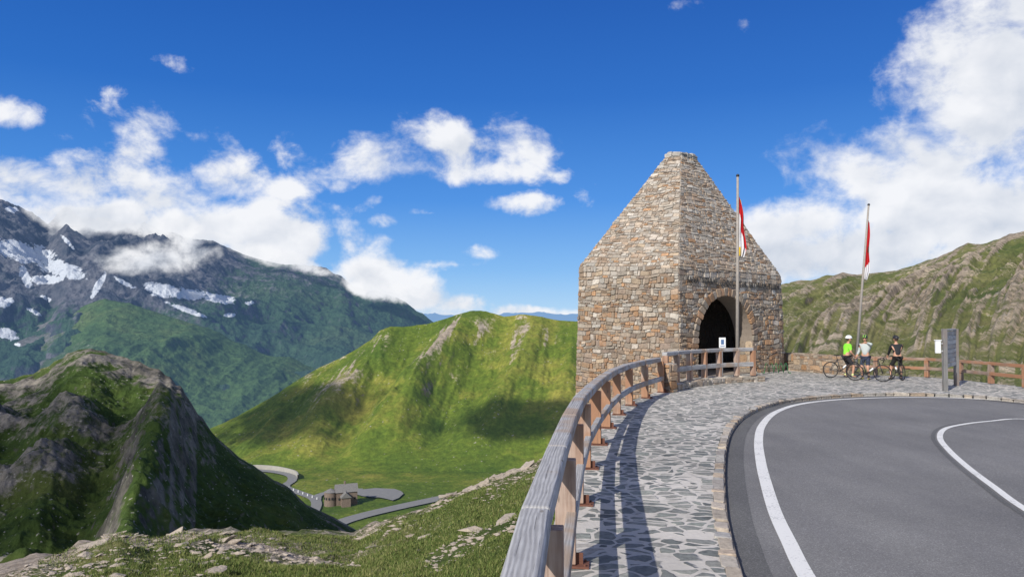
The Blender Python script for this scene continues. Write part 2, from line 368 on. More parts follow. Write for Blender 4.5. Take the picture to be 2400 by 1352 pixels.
# E mountains
silE=inter([(-700,520),(-200,440),(0,466),(40,478),(75,492),(110,518),(140,488),(155,476),(190,505),(260,515),(340,522),(400,543),(440,560),(500,563),(530,578),(600,600),(660,615),(720,632),(800,655),(830,680),(900,697),(950,720),(985,748),(1020,775),(1300,850)])
def blobs(px,v,L):
    r=np.zeros_like(px)
    for (a,b,c,d,*k) in L:
        th=k[0] if k else 0
        dx=px-a;dy=v-b; X=(dx*math.cos(th)+dy*math.sin(th))/c; Y=(-dx*math.sin(th)+dy*math.cos(th))/d
        r=np.maximum(r,np.clip(1.15-(X*X+Y*Y)*.8,0,1))
    return r
snE=[(55,590,85,26,.2),(140,628,70,22,.3),(110,655,45,12),(0,708,45,14),(20,782,35,14,.3),(385,680,60,20,.2),(440,690,60,14),(515,700,48,12,.15),(435,725,60,7,.35),(290,662,35,7,.5),(585,710,12,6),(540,738,18,6),(230,670,9,40,.5),(25,490,18,8),(110,700,20,6,.4),(60,650,12,30,-.4),(160,570,30,6,.8),(80,730,25,5,.5)]
def dispE(x,y,z,s,px):
    e=np.sin(np.clip(s,0,1)*np.pi*.9)**.7*(s<=1)+.02
    r=ridged(x/1300+.15*y/1500,y/2300,8,41,.54)
    rough=.5+.5*np.clip((620-px)/300,0,1)
    d=(r-.58)*640*e*(.6+.4*rough)+(ridged(x/330,y/330,6,43)-.5)*200*e*rough
    zz=z+d; v=720-F*(zz-CZ)/y
    left=np.clip((620-px)/260,0,1)
    rk=np.clip((r-.45)*1.3,0,.5)*.6+left*.45*np.clip((790-v)/130,0,1)+np.clip((710-v)/300,-.35,.4)
    return d,{'rock':np.clip(rk,0,1),'snow':blobs(px,v,snE)*.75}
argE=(silE,inter([(-700,7000),(400,7200),(985,7600),(1300,7600)]),lambda p:2400+0*p,lambda p:-700+0*p,lin,3000.,-700.,dispE)
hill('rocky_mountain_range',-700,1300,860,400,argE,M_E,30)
silE2=inter([(-700,800),(0,790),(90,765),(160,735),(210,712),(250,700),(300,708),(360,725),(420,745),(480,768),(540,797),(620,828),(700,850),(745,862),(820,900),(1000,960),(1300,1010)])
def dispE2(x,y,z,s,px):
    e=np.sin(np.clip(s,0,1)*np.pi*.93)**.8*(s<=1)+.05
    r=ridged(x/420,y/900,7,51,.5)
    d=(r-.6)*170*e+(ridged(x/120,y/120,5,53)-.5)*45*e
    zz=z+d; v=720-F*(zz-CZ)/y
    rk=np.clip((300-px)/300,0,.6)+(r-.5)*.6
    return d,{'rock':np.clip(rk,0,1),'snow':blobs(px,v,[(15,800,40,10,.3),(-100,780,60,20)])*.75}
argE2=(silE2,inter([(-700,4000),(1300,4000)]),lambda p:1900+0*p,lambda p:-700+0*p,lin,900.,-700.,dispE2)
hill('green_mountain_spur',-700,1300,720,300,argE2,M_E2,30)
# far range
px=np.linspace(-1200,3800,900); D=34000.
vv=752-26*ridged(px/90,px*0,5,61)
V=[];n=len(px)
for i in range(n):
    x=(px[i]-1200)/F*D
    V+= [(x,D-5000,-720),(x,D,CZ+(720-vv[i])/F*D),(x,D+6000,-720)]
fc=[];
for i in range(n-1):
    a=i*3; fc+=[(a,a+3,a+4,a+1),(a+1,a+4,a+5,a+2)]
mf,t=newmat('far_hazed_range'); vv_=t.obj(); t.out(t.mix(t.noise(vv_,.0004,5),(.05,.1,.18),(.12,.18,.26)),1,emis=(.7,(.27,.47,.78)))  # blue air haze painted over the range as emission
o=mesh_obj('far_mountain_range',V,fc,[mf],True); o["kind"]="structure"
mg,t=newmat('hazed_lowland'); v_=t.obj(); t.out(t.mix(t.noise(v_,.0006,6),(.04,.07,.04),(.08,.12,.07)),1,emis=(.6,(.25,.44,.72)),spec=0)  # haze towards the horizon painted as bluish emission
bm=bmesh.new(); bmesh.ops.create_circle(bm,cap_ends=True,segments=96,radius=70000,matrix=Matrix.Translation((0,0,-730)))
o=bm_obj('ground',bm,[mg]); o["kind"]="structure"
# ------------------------------------------------------------ plaza: curves
posts1=[gp(u,v) for u,v in [(1350,1325),(1368,1182),(1385,1098),(1409,1042),(1431,1003),(1455,972),(1483,950),(1519,933)]]
near=[Vector((-.15,-2.2,0)),Vector((-.02,.2,0)),Vector((.13,2.6,0)),Vector((.34,4.95,0))]
base1=[Vector((p.x,p.y,gz(p.y))) for p in near+posts1]
endp=Vector((5.15,24.75,gz(24.75)))
kerbpx=[(1742,1352),(1712,1250),(1700,1180),(1697,1100),(1703,1040),(1718,1000),(1748,970),(1792,950),(1852,936),(1950,926),(2060,921),(2180,922),(2300,928),(2400,937)]
kp=[gp(u,v) for u,v in kerbpx]
kp=[Vector((1.5,-6,0)),Vector((1.52,-2,0)),Vector((1.58,1,0)),Vector((1.72,3.6,0)),Vector((1.93,5.6,0))]+kp+[Vector((16.6,20.4,0)),Vector((17.3,17.4,0)),Vector((17.6,14,0)),Vector((17.6,6,0)),Vector((17.6,-6,0))]
kp=[Vector((p.x,p.y,0)) for p in kp]
KC=catmull(kp,.12)
def sheet(name,outline,off,mat,kind="structure"):
    bm=bmesh.new(); vs=[bm.verts.new((p[0],p[1],gz(p[1],off))) for p in outline]
    f=bm.faces.new(vs); bm.normal_update()
    if f.normal.z<0: f.normal_flip()
    bmesh.ops.triangulate(bm,faces=[f],ngon_method='EAR_CLIP')
    o=bm_obj(name,bm,[mat]); o["kind"]=kind; return o
def offs(poly,d):
    out=[]
    for i,p in enumerate(poly):
        a=poly[max(0,i-1)];b=poly[min(len(poly)-1,i+1)]
        t_=(b-a); t_.z=0; t_.normalize(); n_=Vector((t_.y,-t_.x,0)); out.append(p+n_*d)
    return out
road=[p for p in KC]+[Vector((17.6,-10,0)),Vector((1.5,-10,0))]
sheet('road',road,-.10,M_asph)
fence_pts=[Vector((15.0,33.1,0)),Vector((15.87,32.6,0)),Vector((17.5,31.5,0)),Vector((17.95,29.9,0)),Vector((18.15,28.3,0)),Vector((18.28,26.6,0)),Vector((18.9,24.6,0)),Vector((19.6,22.4,0)),Vector((20,20,0)),Vector((20.2,17.8,0))]
outer=catmull([b+Vector((-.32,0,0)) for b in base1]+[endp+Vector((-.35,.3,0))],.4)
side=[Vector((p.x,p.y,0)) for p in outer]+[Vector((5.1,25.9,0)),Vector((5.55,26.9,0)),Vector((6.25,28.2,0)),Vector((7.0,31.5,0)),Vector((9,38,0)),Vector((13.4,38,0)),Vector((15.1,33.4,0))]+[p+Vector((.3,.25,0)) for p in fence_pts[1:]]+[Vector((20.4,-6,0))]
KI=offs(KC,-.15)
side_all=side+[p for p in reversed(KI)]
sheet('pavement',side_all,0,M_pave)
V=[];fc=[]
for p in side: V+=[(p.x,p.y,gz(p.y,.0)),(p.x,p.y,gz(p.y)-2.2)]
for i in range(len(side)-1): a=2*i; fc.append((a,a+1,a+3,a+2))
o=mesh_obj('pavement_retaining_edge',V,fc,[M_mortar]); o["kind"]="structure"
# ------------------------------------------------------------ stones
def stone(buf,O,A,B,N,poly,dep,col,cut=.28,base=-.03):
    w=min(math.dist(poly[0],poly[1]),math.dist(poly[1],poly[2])); out=[]
    n=len(poly)
    for i in range(n):
        p=poly[i];q0=poly[i-1];q1=poly[(i+1)%n]
        for q in (q0,q1):
            L=math.dist(p,q); c=U(.1,cut)*w/max(L,1e-4); c=min(c,.45)
            out.append((p[0]+(q[0]-p[0])*c+U(-.007,.007),p[1]+(q[1]-p[1])*c+U(-.007,.007)))
    cx=sum(p[0] for p in out)/len(out); cy=sum(p[1] for p in out)/len(out)
    ta,tb=U(-.12,.12),U(-.12,.12)
    V,Fc,Cc=buf; s=len(V); m=len(out)
    for lev,(d,k) in enumerate(((base,1.0),(dep*.72,.97),(dep,.86))):
        for (a,b) in out:
            a2=cx+(a-cx)*k; b2=cy+(b-cy)*k
            dd=d+(ta*(a2-cx)+tb*(b2-cy) if lev else 0)
            V.append(O+A*a2+B*b2+N*dd)
            j=U(.92,1.08); Cc.append((col[0]*j,col[1]*j,col[2]*j,1))
    for l in range(2):
        for i in range(m):
            a=s+l*m+i;b=s+l*m+(i+1)%m; Fc.append((a,b,b+m,a+m))
    Fc.append(tuple(s+2*m+i for i in range(m)))
def pick(pal):
    c=random.choice(pal); j=U(.75,1.22); return tuple(x*j for x in c)
def masonry(buf,O,A,B,N,L,R,H,row,wid,dep,pal,hole=None,top=None,g=.007,pal2=None,plain=None):
    ph=U(0,9)
    wv=lambda a,b:.035*math.sin(a*1.7+b*2.1+ph)+.025*math.sin(a*4.3-b*3+ph)+.012*math.sin(a*9.1+b*7)
    b=0
    while b<H-.02:
        h=row*U(.45,1.65)
        if H-(b+h)<row*.45: h=H-b
        bm_=b+h/2; segs=[(L(bm_),R(bm_))]
        if hole:
            q=hole(bm_)
            if q: segs=[(segs[0][0],q[0]),(q[1],segs[0][1])]
        for (l,r) in segs:
            a=l
            while a<r-.03:
                w=wid*U(.35,1.95)
                if r-(a+w)<wid*.45: w=r-a
                P_=pal if not pal2 or random.random()>(bm_/H)**3 else pal2
                def put(a0,a1,b0,b1,):
                    if a1-a0<.035 or b1-b0<.03:return
                    if top and b1>top((a0+a1)/2): 
                        b1=top((a0+a1)/2)
                        if b1-b0<.04:return
                    gg=g; dp=dep
                    if plain and plain(b0,b1): dp=dep*.45
                    f=lambda a_,b_:(a_,b_+wv(a_,b_)*(1 if .15<b_<H-.15 else 0))
                    j=lambda:U(-.012,.012)
                    stone(buf,O,A,B,N,[f(a0+gg+j(),b0+gg+j()),f(a1-gg+j(),b0+gg+j()),f(a1-gg+j(),b1-gg+j()),f(a0+gg+j(),b1-gg+j())],dp*U(.4,1.4),pick(P_))
                q=random.random()
                if q<.2 and h>row*.9 and w<wid*1.3:
                    k=U(.4,.6); put(a,a+w,b,b+h*k); put(a,a+w,b+h*k,b+h)
                elif q<.34 and w>wid*.9:
                    k=U(.35,.65); put(a,a+w*k,b,b+h); kk=U(.4,.6)
                    put(a+w*k,a+w,b,b+h*kk); put(a+w*k,a+w,b+h*kk,b+h)
                else: put(a,a+w,b,b+h)
                a+=w
        b+=h
palW=[(.31,.23,.165),(.33,.25,.18),(.26,.205,.16),(.35,.215,.125),(.31,.265,.215),(.24,.19,.155),(.37,.295,.215),(.29,.24,.19),(.34,.235,.155),(.33,.29,.24),(.30,.19,.12)]
palR=[(.40,.36,.305),(.35,.305,.25),(.43,.395,.345),(.33,.265,.205),(.37,.315,.255),(.31,.275,.235),(.40,.33,.26),(.39,.365,.325),(.33,.25,.185),(.41,.365,.315)]
Cn=Vector((6.94,31,0));Lf=Vector((3.15,34.8,0));Rt=Vector((13.0,36,0));Bk=Lf+Rt-Cn
mon=empty('stone_monument',(8.07,35.4,gz(35.4)),"rubble stone memorial with pyramid roof and arched doorway","monument")
zE={0:4.12,1:4.12+.17,2:4.12-.24}; 
E0=[Vector((Lf.x,Lf.y,zE[1])),Vector((Cn.x,Cn.y,zE[0])),Vector((Rt.x,Rt.y,zE[2])),Vector((Bk.x,Bk.y,zE[1]+zE[2]-zE[0]))]
ctr=sum(E0,Vector())/4
ZB=-3.2
Bs=[Vector((ctr.x+(p.x-ctr.x)*1.045,ctr.y+(p.y-ctr.y)*1.045,ZB)) for p in E0]
TZ=9.5
Tp=[Vector((ctr.x+(p.x-ctr.x)*.155,ctr.y+(p.y-ctr.y)*.155,TZ+(p.z-ctr.z)*.155)) for p in E0]
bufW=([],[],[]);bufR=([],[],[]);bufA=([],[],[])
coreV=[];coreF=[]
def frame(p0,p1,p2):
    A=(p1-p0).normalized(); N=A.cross(p2-p0).normalized(); B=N.cross(A).normalized(); return A,B,N
def loc2(O,A,B,p): d=p-O; return d.dot(A),d.dot(B)
zg=gz(33.5)
for i in range(4):
    p0,p1=Bs[i],Bs[(i+1)%4]; q0,q1=E0[i],E0[(i+1)%4]
    A,B,N=frame(p0,p1,q0); O=p0
    w=(p1-p0).length; a0,b0=loc2(O,A,B,q0); a1,b1=loc2(O,A,B,q1)
    H=max(b0,b1)
    Lfn=lambda b,a0=a0,b0=b0:a0*b/b0
    Rfn=lambda b,a1=a1,b1=b1,w=w:w+(a1-w)*b/b1
    top=lambda a,a0=a0,a1=a1,b0=b0,b1=b1:b0+(b1-b0)*(a-a0)/(a1-a0)
    hole=None; plain=None
    if i==1:
        sp=(.85-ZB); r=2.05; ac=.415*w; RR=r+.38; fl=zg-ZB
        plain=lambda b0_,b1_: b1_>6.3 and b0_<7.1
        def hole(b):
            if b<fl: return None
            if b<sp: return (ac-r,ac+r)
            if b-sp<RR: k=math.sqrt(RR*RR-(b-sp)**2); return (ac-k,ac+k)
            return None
        WF=(O,A,B,N,w,sp,r,ac,fl)
        nn=25
        for k in range(nn):
            t0=math.pi*k/nn; t1=math.pi*(k+1)/nn; gq=.004
            pt=lambda rr,tt:(ac-rr*math.cos(tt),sp+rr*math.sin(tt))
            stone(bufA,O,A,B,N,[pt(r+.0,t0+gq),pt(r+.38+U(-.05,.08),t0+gq),pt(r+.38+U(-.05,.08),t1-gq),pt(r+.0,t1-gq)][::-1],.09*U(.7,1.2),pick(palW),cut=.12)
        s=len(coreV); P=lambda a,b,d=0:O+A*a+B*b+N*d
        tp=lambda a:P(a,top(a))
        def quad(*ps):
            s_=len(coreV); coreV.extend(ps); coreF.append(tuple(range(s_,s_+len(ps))))
        quad(P(0,0),P(ac-r,0),tp(ac-r),q0); quad(P(ac+r,0),p1,q1,tp(ac+r)); quad(P(ac-r,0),P(ac+r,0),P(ac+r,fl),P(ac-r,fl))
        arc=[(ac-r*math.cos(math.pi*k/24),sp+r*math.sin(math.pi*k/24)) for k in range(25)]
        for k in range(24):
            (xa,ya),(xb,yb)=arc[k],arc[k+1]
            quad(P(xa,ya),P(xb,yb),tp(xb),tp(xa)); quad(P(xa,ya,-.9),P(xb,yb,-.9),P(xb,yb),P(xa,ya))
        quad(P(ac-r,fl),P(ac-r,sp),P(ac-r,sp,-.9),P(ac-r,fl,-.9)); 
        masonry(bufA,P(ac+r,fl),-N,B,-A,lambda b:0,lambda b:.9,sp-fl,.24,.34,.03,palW)
        quad(P(ac+r,fl),P(ac+r,sp),P(ac+r,sp,-.9),P(ac+r,fl,-.9))
    else:
        s=len(coreV); coreV+=[p0,p1,q1,q0]; coreF.append((s,s+1,s+2,s+3))
    masonry(bufW,O,A,B,N,Lfn,Rfn,H,.165,.28,.05,palW,hole,top,pal2=palR,plain=plain)
    p0,p1=E0[i],E0[(i+1)%4]; q0,q1=Tp[i],Tp[(i+1)%4]
    A,B,N=frame(p0,p1,q0); a0,b0=loc2(p0,A,B,q0); a1,b1=loc2(p0,A,B,q1); w=(p1-p0).length
    masonry(bufR,p0,A,B,N,lambda b:a0*b/b0,lambda b:w+(a1-w)*b/b0,b0,.13,.27,.036,palR+palR+palW[:9:3])
    s=len(coreV); coreV+=[p0,p1,q1,q0]; coreF.append((s,s+1,s+2,s+3))
s=len(coreV); coreV+=Tp; coreF.append((s,s+1,s+2,s+3))
s=len(coreV); coreV+=[Vector((b.x,b.y,zg+.02)) for b in Bs]; coreF.append((s,s+1,s+2,s+3))
part(mesh_obj('mortar_core',coreV,coreF,[M_mortar]),mon)
part(mesh_obj('wall',bufW[0],bufW[1],[M_stone],cols=bufW[2]),mon)
part(mesh_obj('roof',bufR[0],bufR[1],[M_stone],cols=bufR[2]),mon)
part(mesh_obj('arch',bufA[0],bufA[1],[M_stone],cols=bufA[2]),mon)
bc=([],[],[])
for i in range(4):
    p0,p1=Tp[i],Tp[(i+1)%4]; A=(p1-p0).normalized(); N=A.cross(Vector((0,0,1))); w=(p1-p0).length
    masonry(bc,p0-Vector((0,0,.04)),A,Vector((0,0,1)),N,lambda b:-.03,lambda b:w+.03,.2,.2,.5,.07,[(.42,.4,.37),(.36,.34,.3)])
A=(Tp[1]-Tp[0]).normalized(); B=(Tp[3]-Tp[0]).normalized()
masonry(bc,Tp[0]+Vector((0,0,.15)),A,B,Vector((0,0,1)),lambda b:0,lambda b:(Tp[1]-Tp[0]).length,(Tp[3]-Tp[0]).length,.4,.5,.07,[(.45,.43,.4),(.38,.36,.33)])
part(mesh_obj('capstone',bc[0],bc[1],[M_stone],cols=bc[2]),mon)
# inscription : one part per word
O,A,B,N,w,sp,r,ac,fl=WF
M_let=simple('dark_lettering',(.05,.045,.04),.6)
words="SAXA TERRAE LOQUUNTUR GLORIAM TUAM".split(); tms=[]
for wd in words:
    cu=bpy.data.curves.new('inscription','FONT'); cu.body=wd; cu.size=.36; cu.extrude=.012; cu.space_character=1.18
    to=bpy.data.objects.new('inscription',cu); COL.objects.link(to); bpy.context.view_layer.update()
    tm=bpy.data.meshes.new_from_object(to.evaluated_get(bpy.context.evaluated_depsgraph_get())); bpy.data.objects.remove(to)
    xs=[v.co.x for v in tm.vertices]; tm.materials.append(M_let); tms.append((tm,min(xs),max(xs)-min(xs)))
gap=.26; tot=sum(t_[2] for t_ in tms)+gap*(len(tms)-1); k=(w*.86)/tot
b3=3.45-ZB
tv=Vector((E0[2].x-E0[1].x,E0[2].y-E0[1].y,E0[2].z-E0[1].z)).normalized(); cur=0
for tm,mn,wl in tms:
    to=bpy.data.objects.new('inscription',tm); COL.objects.link(to)
    M=Matrix((tv*k,(N.cross(tv))*1.0,N)).transposed().to_4x4(); M.translation=O+A*(.075*w)+B*(b3)+N*.075+tv*k*(cur-mn)
    to.matrix_basis=M; part(to,mon); cur+=wl+gap
# ------------------------------------------------------------ kerb stones
buf=([],[],[]); palK=[(.36,.33,.29),(.42,.37,.31),(.31,.29,.27),(.40,.33,.26),(.35,.34,.32)]
i=0; seg=[]
while i<len(KC)-1:
    j=i; L=0; tgt=U(.2,.5)
    while j<len(KC)-1 and L<tgt: L+=(KC[j+1]-KC[j]).length; j+=1
    seg.append((i,j)); i=j
for (i,j) in seg:
    p=KC[i];q=KC[j]; t_=(q-p).normalized(); n_=Vector((-t_.y,t_.x,0))
    L=(q-p).length; wdt=.165+U(-.02,.02)
    O_=Vector((p.x,p.y,gz(p.y,-.02))); 
    A_=(Vector((q.x,q.y,gz(q.y,-.02)))-O_).normalized()
    stone(buf,O_,A_,n_,Vector((0,0,1)),[(.008,0),(L-.008,0),(L-.008,wdt),(.008,wdt)],.022+U(0,.012),pick(palK),cut=.2,base=-.14)
o=mesh_obj('kerb',buf[0],buf[1],[M_kerb],cols=buf[2]); o["kind"]="structure"
def strip(name,poly,wd,off,mat,kind="structure"):
    l=offs(poly,-wd/2); r_=offs(poly,wd/2); V=[];fc=[]
    for a,b in zip(l,r_): V+=[(a.x,a.y,gz(a.y,off)),(b.x,b.y,gz(b.y,off))]
    for k in range(len(poly)-1): fc.append((2*k,2*k+1,2*k+3,2*k+2))
    o=mesh_obj(name,V,fc,[mat]); o["kind"]=kind; return o
strip('kerb_bed',offs(KC,-.085),.2,-.025,M_mortar)
M_asph2=mat_asphalt('asphalt_edge',(.11,.108,.105),(.14,.138,.135))
strip('road_edge_strip',offs(KC,.17),.3,-.096,M_asph2)
e1=[gp(u,v,-.09) for u,v in [(1892,1352),(1850,1270),(1817,1200),(1795,1130),(1783,1080),(1778,1030),(1787,995),(1817,966),(1872,947),(1962,936),(2080,931),(2200,931),(2320,936),(2400,943)]]
e1=[Vector((p.x,p.y,0)) for p in e1]; e1=[Vector((2.0,-5,0)),Vector((2.05,0,0)),Vector((2.25,3,0)),Vector((2.5,5.2,0))]+e1+[Vector((16.3,20,0)),Vector((16.9,17,0)),Vector((17.1,13,0)),Vector((17.1,-6,0))]
strip('road_marking',catmull(e1,.15),.175,-.092,M_line)
e2=[gp(u,v,-.09) for u,v in [(2400,1190),(2330,1140),(2270,1095),(2225,1055),(2203,1025),(2215,1004),(2260,993),(2320,986),(2400,981)]]
e2=[Vector((p.x,p.y,0)) for p in e2]; e2=[Vector((5.5,-4,0)),Vector((5.6,2,0)),Vector((5.9,5,0)),Vector((6.25,7.8,0))]+e2+[Vector((13.8,17.7,0)),Vector((14.6,15.6,0)),Vector((14.8,12,0)),Vector((14.8,-4,0))]
strip('road_marking',catmull(e2,.15),.115,-.092,M_line)
strip('road_seam',offs(catmull(e2,.15),-.13),.08,-.095,M_asph2)
# ------------------------------------------------------------ railing 1
def perp(pts,i):
    a=pts[max(0,i-1)];b=pts[min(len(pts)-1,i+1)]; t_=(b-a); t_.z=0; t_.normalize(); return t_,Vector((-t_.y,t_.x,0))
def railing(pts,label,name,post_h,rw,rh,mats,lower=.5,off=(.1,.17,.05),plates=True,pw=(.13,.2),lowsz=(.1,.17),bev=.035):
    e=empty(name,pts[len(pts)//2],label,"railing" if 'railing' in name else "fence")
    tops=[];lows=[]
    for i,p in enumerate(pts):
        t_,n_=perp(pts,i); pc=p+n_*off[0]
        z1=post_h-rh
        rot=math.atan2(t_.y,t_.x)
        bm=bmesh.new(); R=Matrix.Rotation(rot,3,'Z')
        for sgn in(-1,1):
            bbox(bm,(z1/2,sgn*pw[0]*.27,0),(z1,pw[0]*.5,pw[1]),bev=.008)
        po=bm_obj('post',bm,[mats[1]])
        x=Vector((0,0,1)); y=t_; z=x.cross(y)
        M=Matrix((x,y,z)).transposed().to_4x4(); M.translation=pc+Vector((0,0,.03)); po.matrix_basis=M; part(po,e)
        if plates:
            bm=bmesh.new(); bbox(bm,(0,0,.012),(.2,.34,.02),R,bev=.003)
            bbox(bm,(0,0,.07),(.012,.22,.12),R)
            for sx in(-.07,.07):
                for sy in(-.13,.13):
                    c=R@Vector((sx,sy,.03)); tube(bm,c-Vector((0,0,.01)),c+Vector((0,0,.012)),.014,seg=6)
            pl=bm_obj('base_plate',bm,[M_rust]); pl.location=pc-n_*.06; part(pl,e)
        tops.append(p+n_*off[1]+Vector((0,0,post_h-rh/2))); lows.append(p+n_*off[2]+Vector((0,0,lower)))
    for i in range(len(pts)-1):
        d=(tops[i+1]-tops[i]).normalized()
        part(beam('top_rail',tops[i]+d*.004-d*0.02*(i==0),tops[i+1]-d*.004,rw,rh+U(-.004,.004),mats[0],bev,3),e)
        part(beam('lower_rail',lows[i]+d*.004,lows[i+1]-d*.004,lowsz[0],lowsz[1],mats[0],.015),e)
    return e
pts1=base1+[Vector((5.08,25.0,gz(25.0)))]
railing(pts1,"curved weathered grey timber railing along the paved path",'wooden_railing',1.17,.205,.16,(M_wood,M_woodo),lower=.47,lowsz=(.1,.14),off=(.1,.185,.04))
def stone_block(name,p,q,wd,h,label,cat,row=.17,wid=.3,dep=.03,pal=palW,bury=.1):
    p=Vector(p);q=Vector(q); t_=(q-p); t_.z=0; L=t_.length; t_.normalize(); n_=Vector((-t_.y,t_.x,0)); up=Vector((0,0,1))
    zb=min(p.z,q.z)-bury; P=[p-n_*wd/2,q-n_*wd/2,q+n_*wd/2,p+n_*wd/2]; P=[Vector((a.x,a.y,zb)) for a in P]
    ht=[(a.z) for a in (p,q,q,p)]; buf=([],[],[]); V=[];Fc=[]
    for i in range(4):
        a,b=P[i],P[(i+1)%4]; A=(b-a).normalized(); N=A.cross(up); W=(b-a).length
        h0=ht[i]-zb+h; h1=ht[(i+1)%4]-zb+h
        masonry(buf,a,A,up,N,lambda x:0,lambda x:W,max(h0,h1),row,wid,dep,pal,top=lambda x:h0+(h1-h0)*x/W)
    zt=[Vector((a.x,a.y,hh+h-.01)) for a,hh in zip(P,ht)]
    A=(zt[1]-zt[0]).normalized(); B=(zt[3]-zt[0]).normalized()
    masonry(buf,zt[0],A,B,A.cross(B),lambda x:-.02,lambda x:L+.02,wd,wd/2.01,wid*1.2,.04,[(.4,.35,.3),(.36,.3,.24),(.33,.32,.3)])
    core=mesh_obj('mortar_core',P+zt,[(0,1,5,4),(1,2,6,5),(2,3,7,6),(3,0,4,7),(4,5,6,7)],[M_mortar])
    ob=mesh_obj(name,buf[0],buf[1],[M_stone],cols=buf[2]); info(ob,label,cat); part(core,ob); return ob
stone_block('stone_pillar',(5.15,25.15,gz(25.1)),(5.45,25.4,gz(25.2)),.38,.93,"short square rubble stone pillar ending the timber railing","pillar",.2,.26,.04)
r2=[Vector((5.2,25.3,0)),Vector((5.82,26.4,0)),Vector((6.5,27.35,0)),Vector((7.25,28.15,0)),Vector((8.0,28.85,0)),Vector((8.85,29.4,0)),Vector((9.6,29.75,0))]
r2=[Vector((p.x,p.y,gz(p.y,.2))) for p in r2]
def curved_wall(name,pts,wd,h,label,cat,pal,row=.14,wid=.32):
    buf=([],[],[]); cv=[];cf=[]; up=Vector((0,0,1))
    for sgn in(-1,1):
        ed=offs(pts,sgn*wd/2)
        seq=ed if sgn==1 else ed[::-1]
        for k in range(len(seq)-1):
            a,b=seq[k],seq[k+1]; a=Vector((a.x,a.y,gz(a.y,-.08))); b=Vector((b.x,b.y,gz(b.y,-.08)))
            A=(b-a).normalized(); N=A.cross(up).normalized(); W=(b-a).length
            masonry(buf,a,A,up,N,lambda x:0,lambda x:W,h+.08,row,wid,.03,pal)
            s=len(cv); cv.extend([a,b,b+up*(h+.08),a+up*(h+.08)]); cf.append((s,s+1,s+2,s+3))
    l=offs(pts,-wd/2); r_=offs(pts,wd/2)
    for k in range(len(pts)-1):
        P=[r_[k],r_[k+1],l[k+1],l[k]]; P=[Vector((a.x,a.y,gz(a.y,h-.005))) for a in P]
        s=len(cv); cv.extend(P); cf.append((s,s+1,s+2,s+3))
        A=(P[1]-P[0]).normalized(); B=(P[3]-P[0]).normalized()
        masonry(buf,P[0],A,B,A.cross(B),lambda x:0,lambda x:(P[1]-P[0]).length,wd,wd/1.01,wid*1.3,.035,pal)
    for k in (0,-1):
        a,b=(l[k],r_[k]) if k==0 else (r_[k],l[k]); a=Vector((a.x,a.y,gz(a.y,-.08))); b=Vector((b.x,b.y,gz(b.y,-.08)))
        A=(b-a).normalized(); masonry(buf,a,A,up,A.cross(up),lambda x:0,lambda x:wd,h+.08,row,wid,.03,pal)
        s=len(cv); cv.extend([a,b,b+up*(h+.08),a+up*(h+.08)]); cf.append((s,s+1,s+2,s+3))
    ob=mesh_obj(name,buf[0],buf[1],[M_stone],cols=buf[2]); info(ob,label,cat)
    part(mesh_obj('mortar_core',cv,cf,[M_mortar]),ob); return ob
palP=[(.40,.37,.32),(.37,.33,.28),(.34,.28,.22),(.44,.4,.35)]
pl=[Vector((p.x,p.y,0)) for p in r2[1:]]; pl=[pl[0]+Vector((-.35,-.55,0))]+pl+[pl[-1]+Vector((.35,.12,0))]
curved_wall('stone_plinth',pl,.55,.2,"low curved stone plinth carrying a timber railing","low wall",palP,.12,.35)
railing(r2,"short grey timber railing standing on a stone plinth",'wooden_railing',1.13,.19,.14,(M_wood,M_woodo),lower=.48,off=(.0,.03,-.05),plates=False)
curved_wall('low_stone_wall',[Vector((13.3,37.3,0)),Vector((13.75,36.0,0)),Vector((14.2,34.8,0)),Vector((14.6,33.7,0)),Vector((14.95,32.95,0))],.4,.82,"low brown rubble stone wall beside the monument forecourt","low wall",palW,.17,.3)
fp=[Vector((p.x,p.y,gz(p.y))) for p in fence_pts]
railing(fp,"low brown timber guard fence at the forecourt edge",'wooden_fence',.84,.14,.12,(M_woodb,M_woodb),lower=.4,off=(0,0,-.06),plates=False,pw=(.16,.16),lowsz=(.07,.13),bev=.02)
# ------------------------------------------------------------ flags
def mat_flag(name,kind):
    m,t=newmat(name); a=t.attr('fu'); b=t.attr('fv')
    n=t.noise(t.obj(),4,2)
    q=t.m('ADD',a,t.m('MULTIPLY',t.m('SUBTRACT',n,.5),.2))
    red=(.5,.02,.025); wh=(.66,.65,.67); ye=(.68,.45,.03)
    if kind==0:
        q=t.m('ADD',q,t.m('MULTIPLY',b,-1.35))
        c=t.mix(t.ss(q,-.28,-.23),wh,red); c=t.mix(t.ss(q,.62,.66),c,ye)
        c=t.mix(t.m('MULTIPLY',t.ss(b,.84,.86),t.ss(a,.22,.26,1.,0.)),c,ye)
    else:
        c=t.mix(t.ss(t.m('ADD',b,t.m('MULTIPLY',a,.12)),.80,.82),red,wh)
        c=t.mix(t.m('MULTIPLY',t.m('MULTIPLY',t.ss(t.m('ABSOLUTE',t.m('SUBTRACT',b,.48)),.04,.06,1.,0.),t.ss(a,.5,.55)),.8),c,(.12,.07,.03))
    t.out(c,.8,spec=.1); return m
M_woodpole=simple('pole_wood',(.30,.27,.24),.8,.3,12)
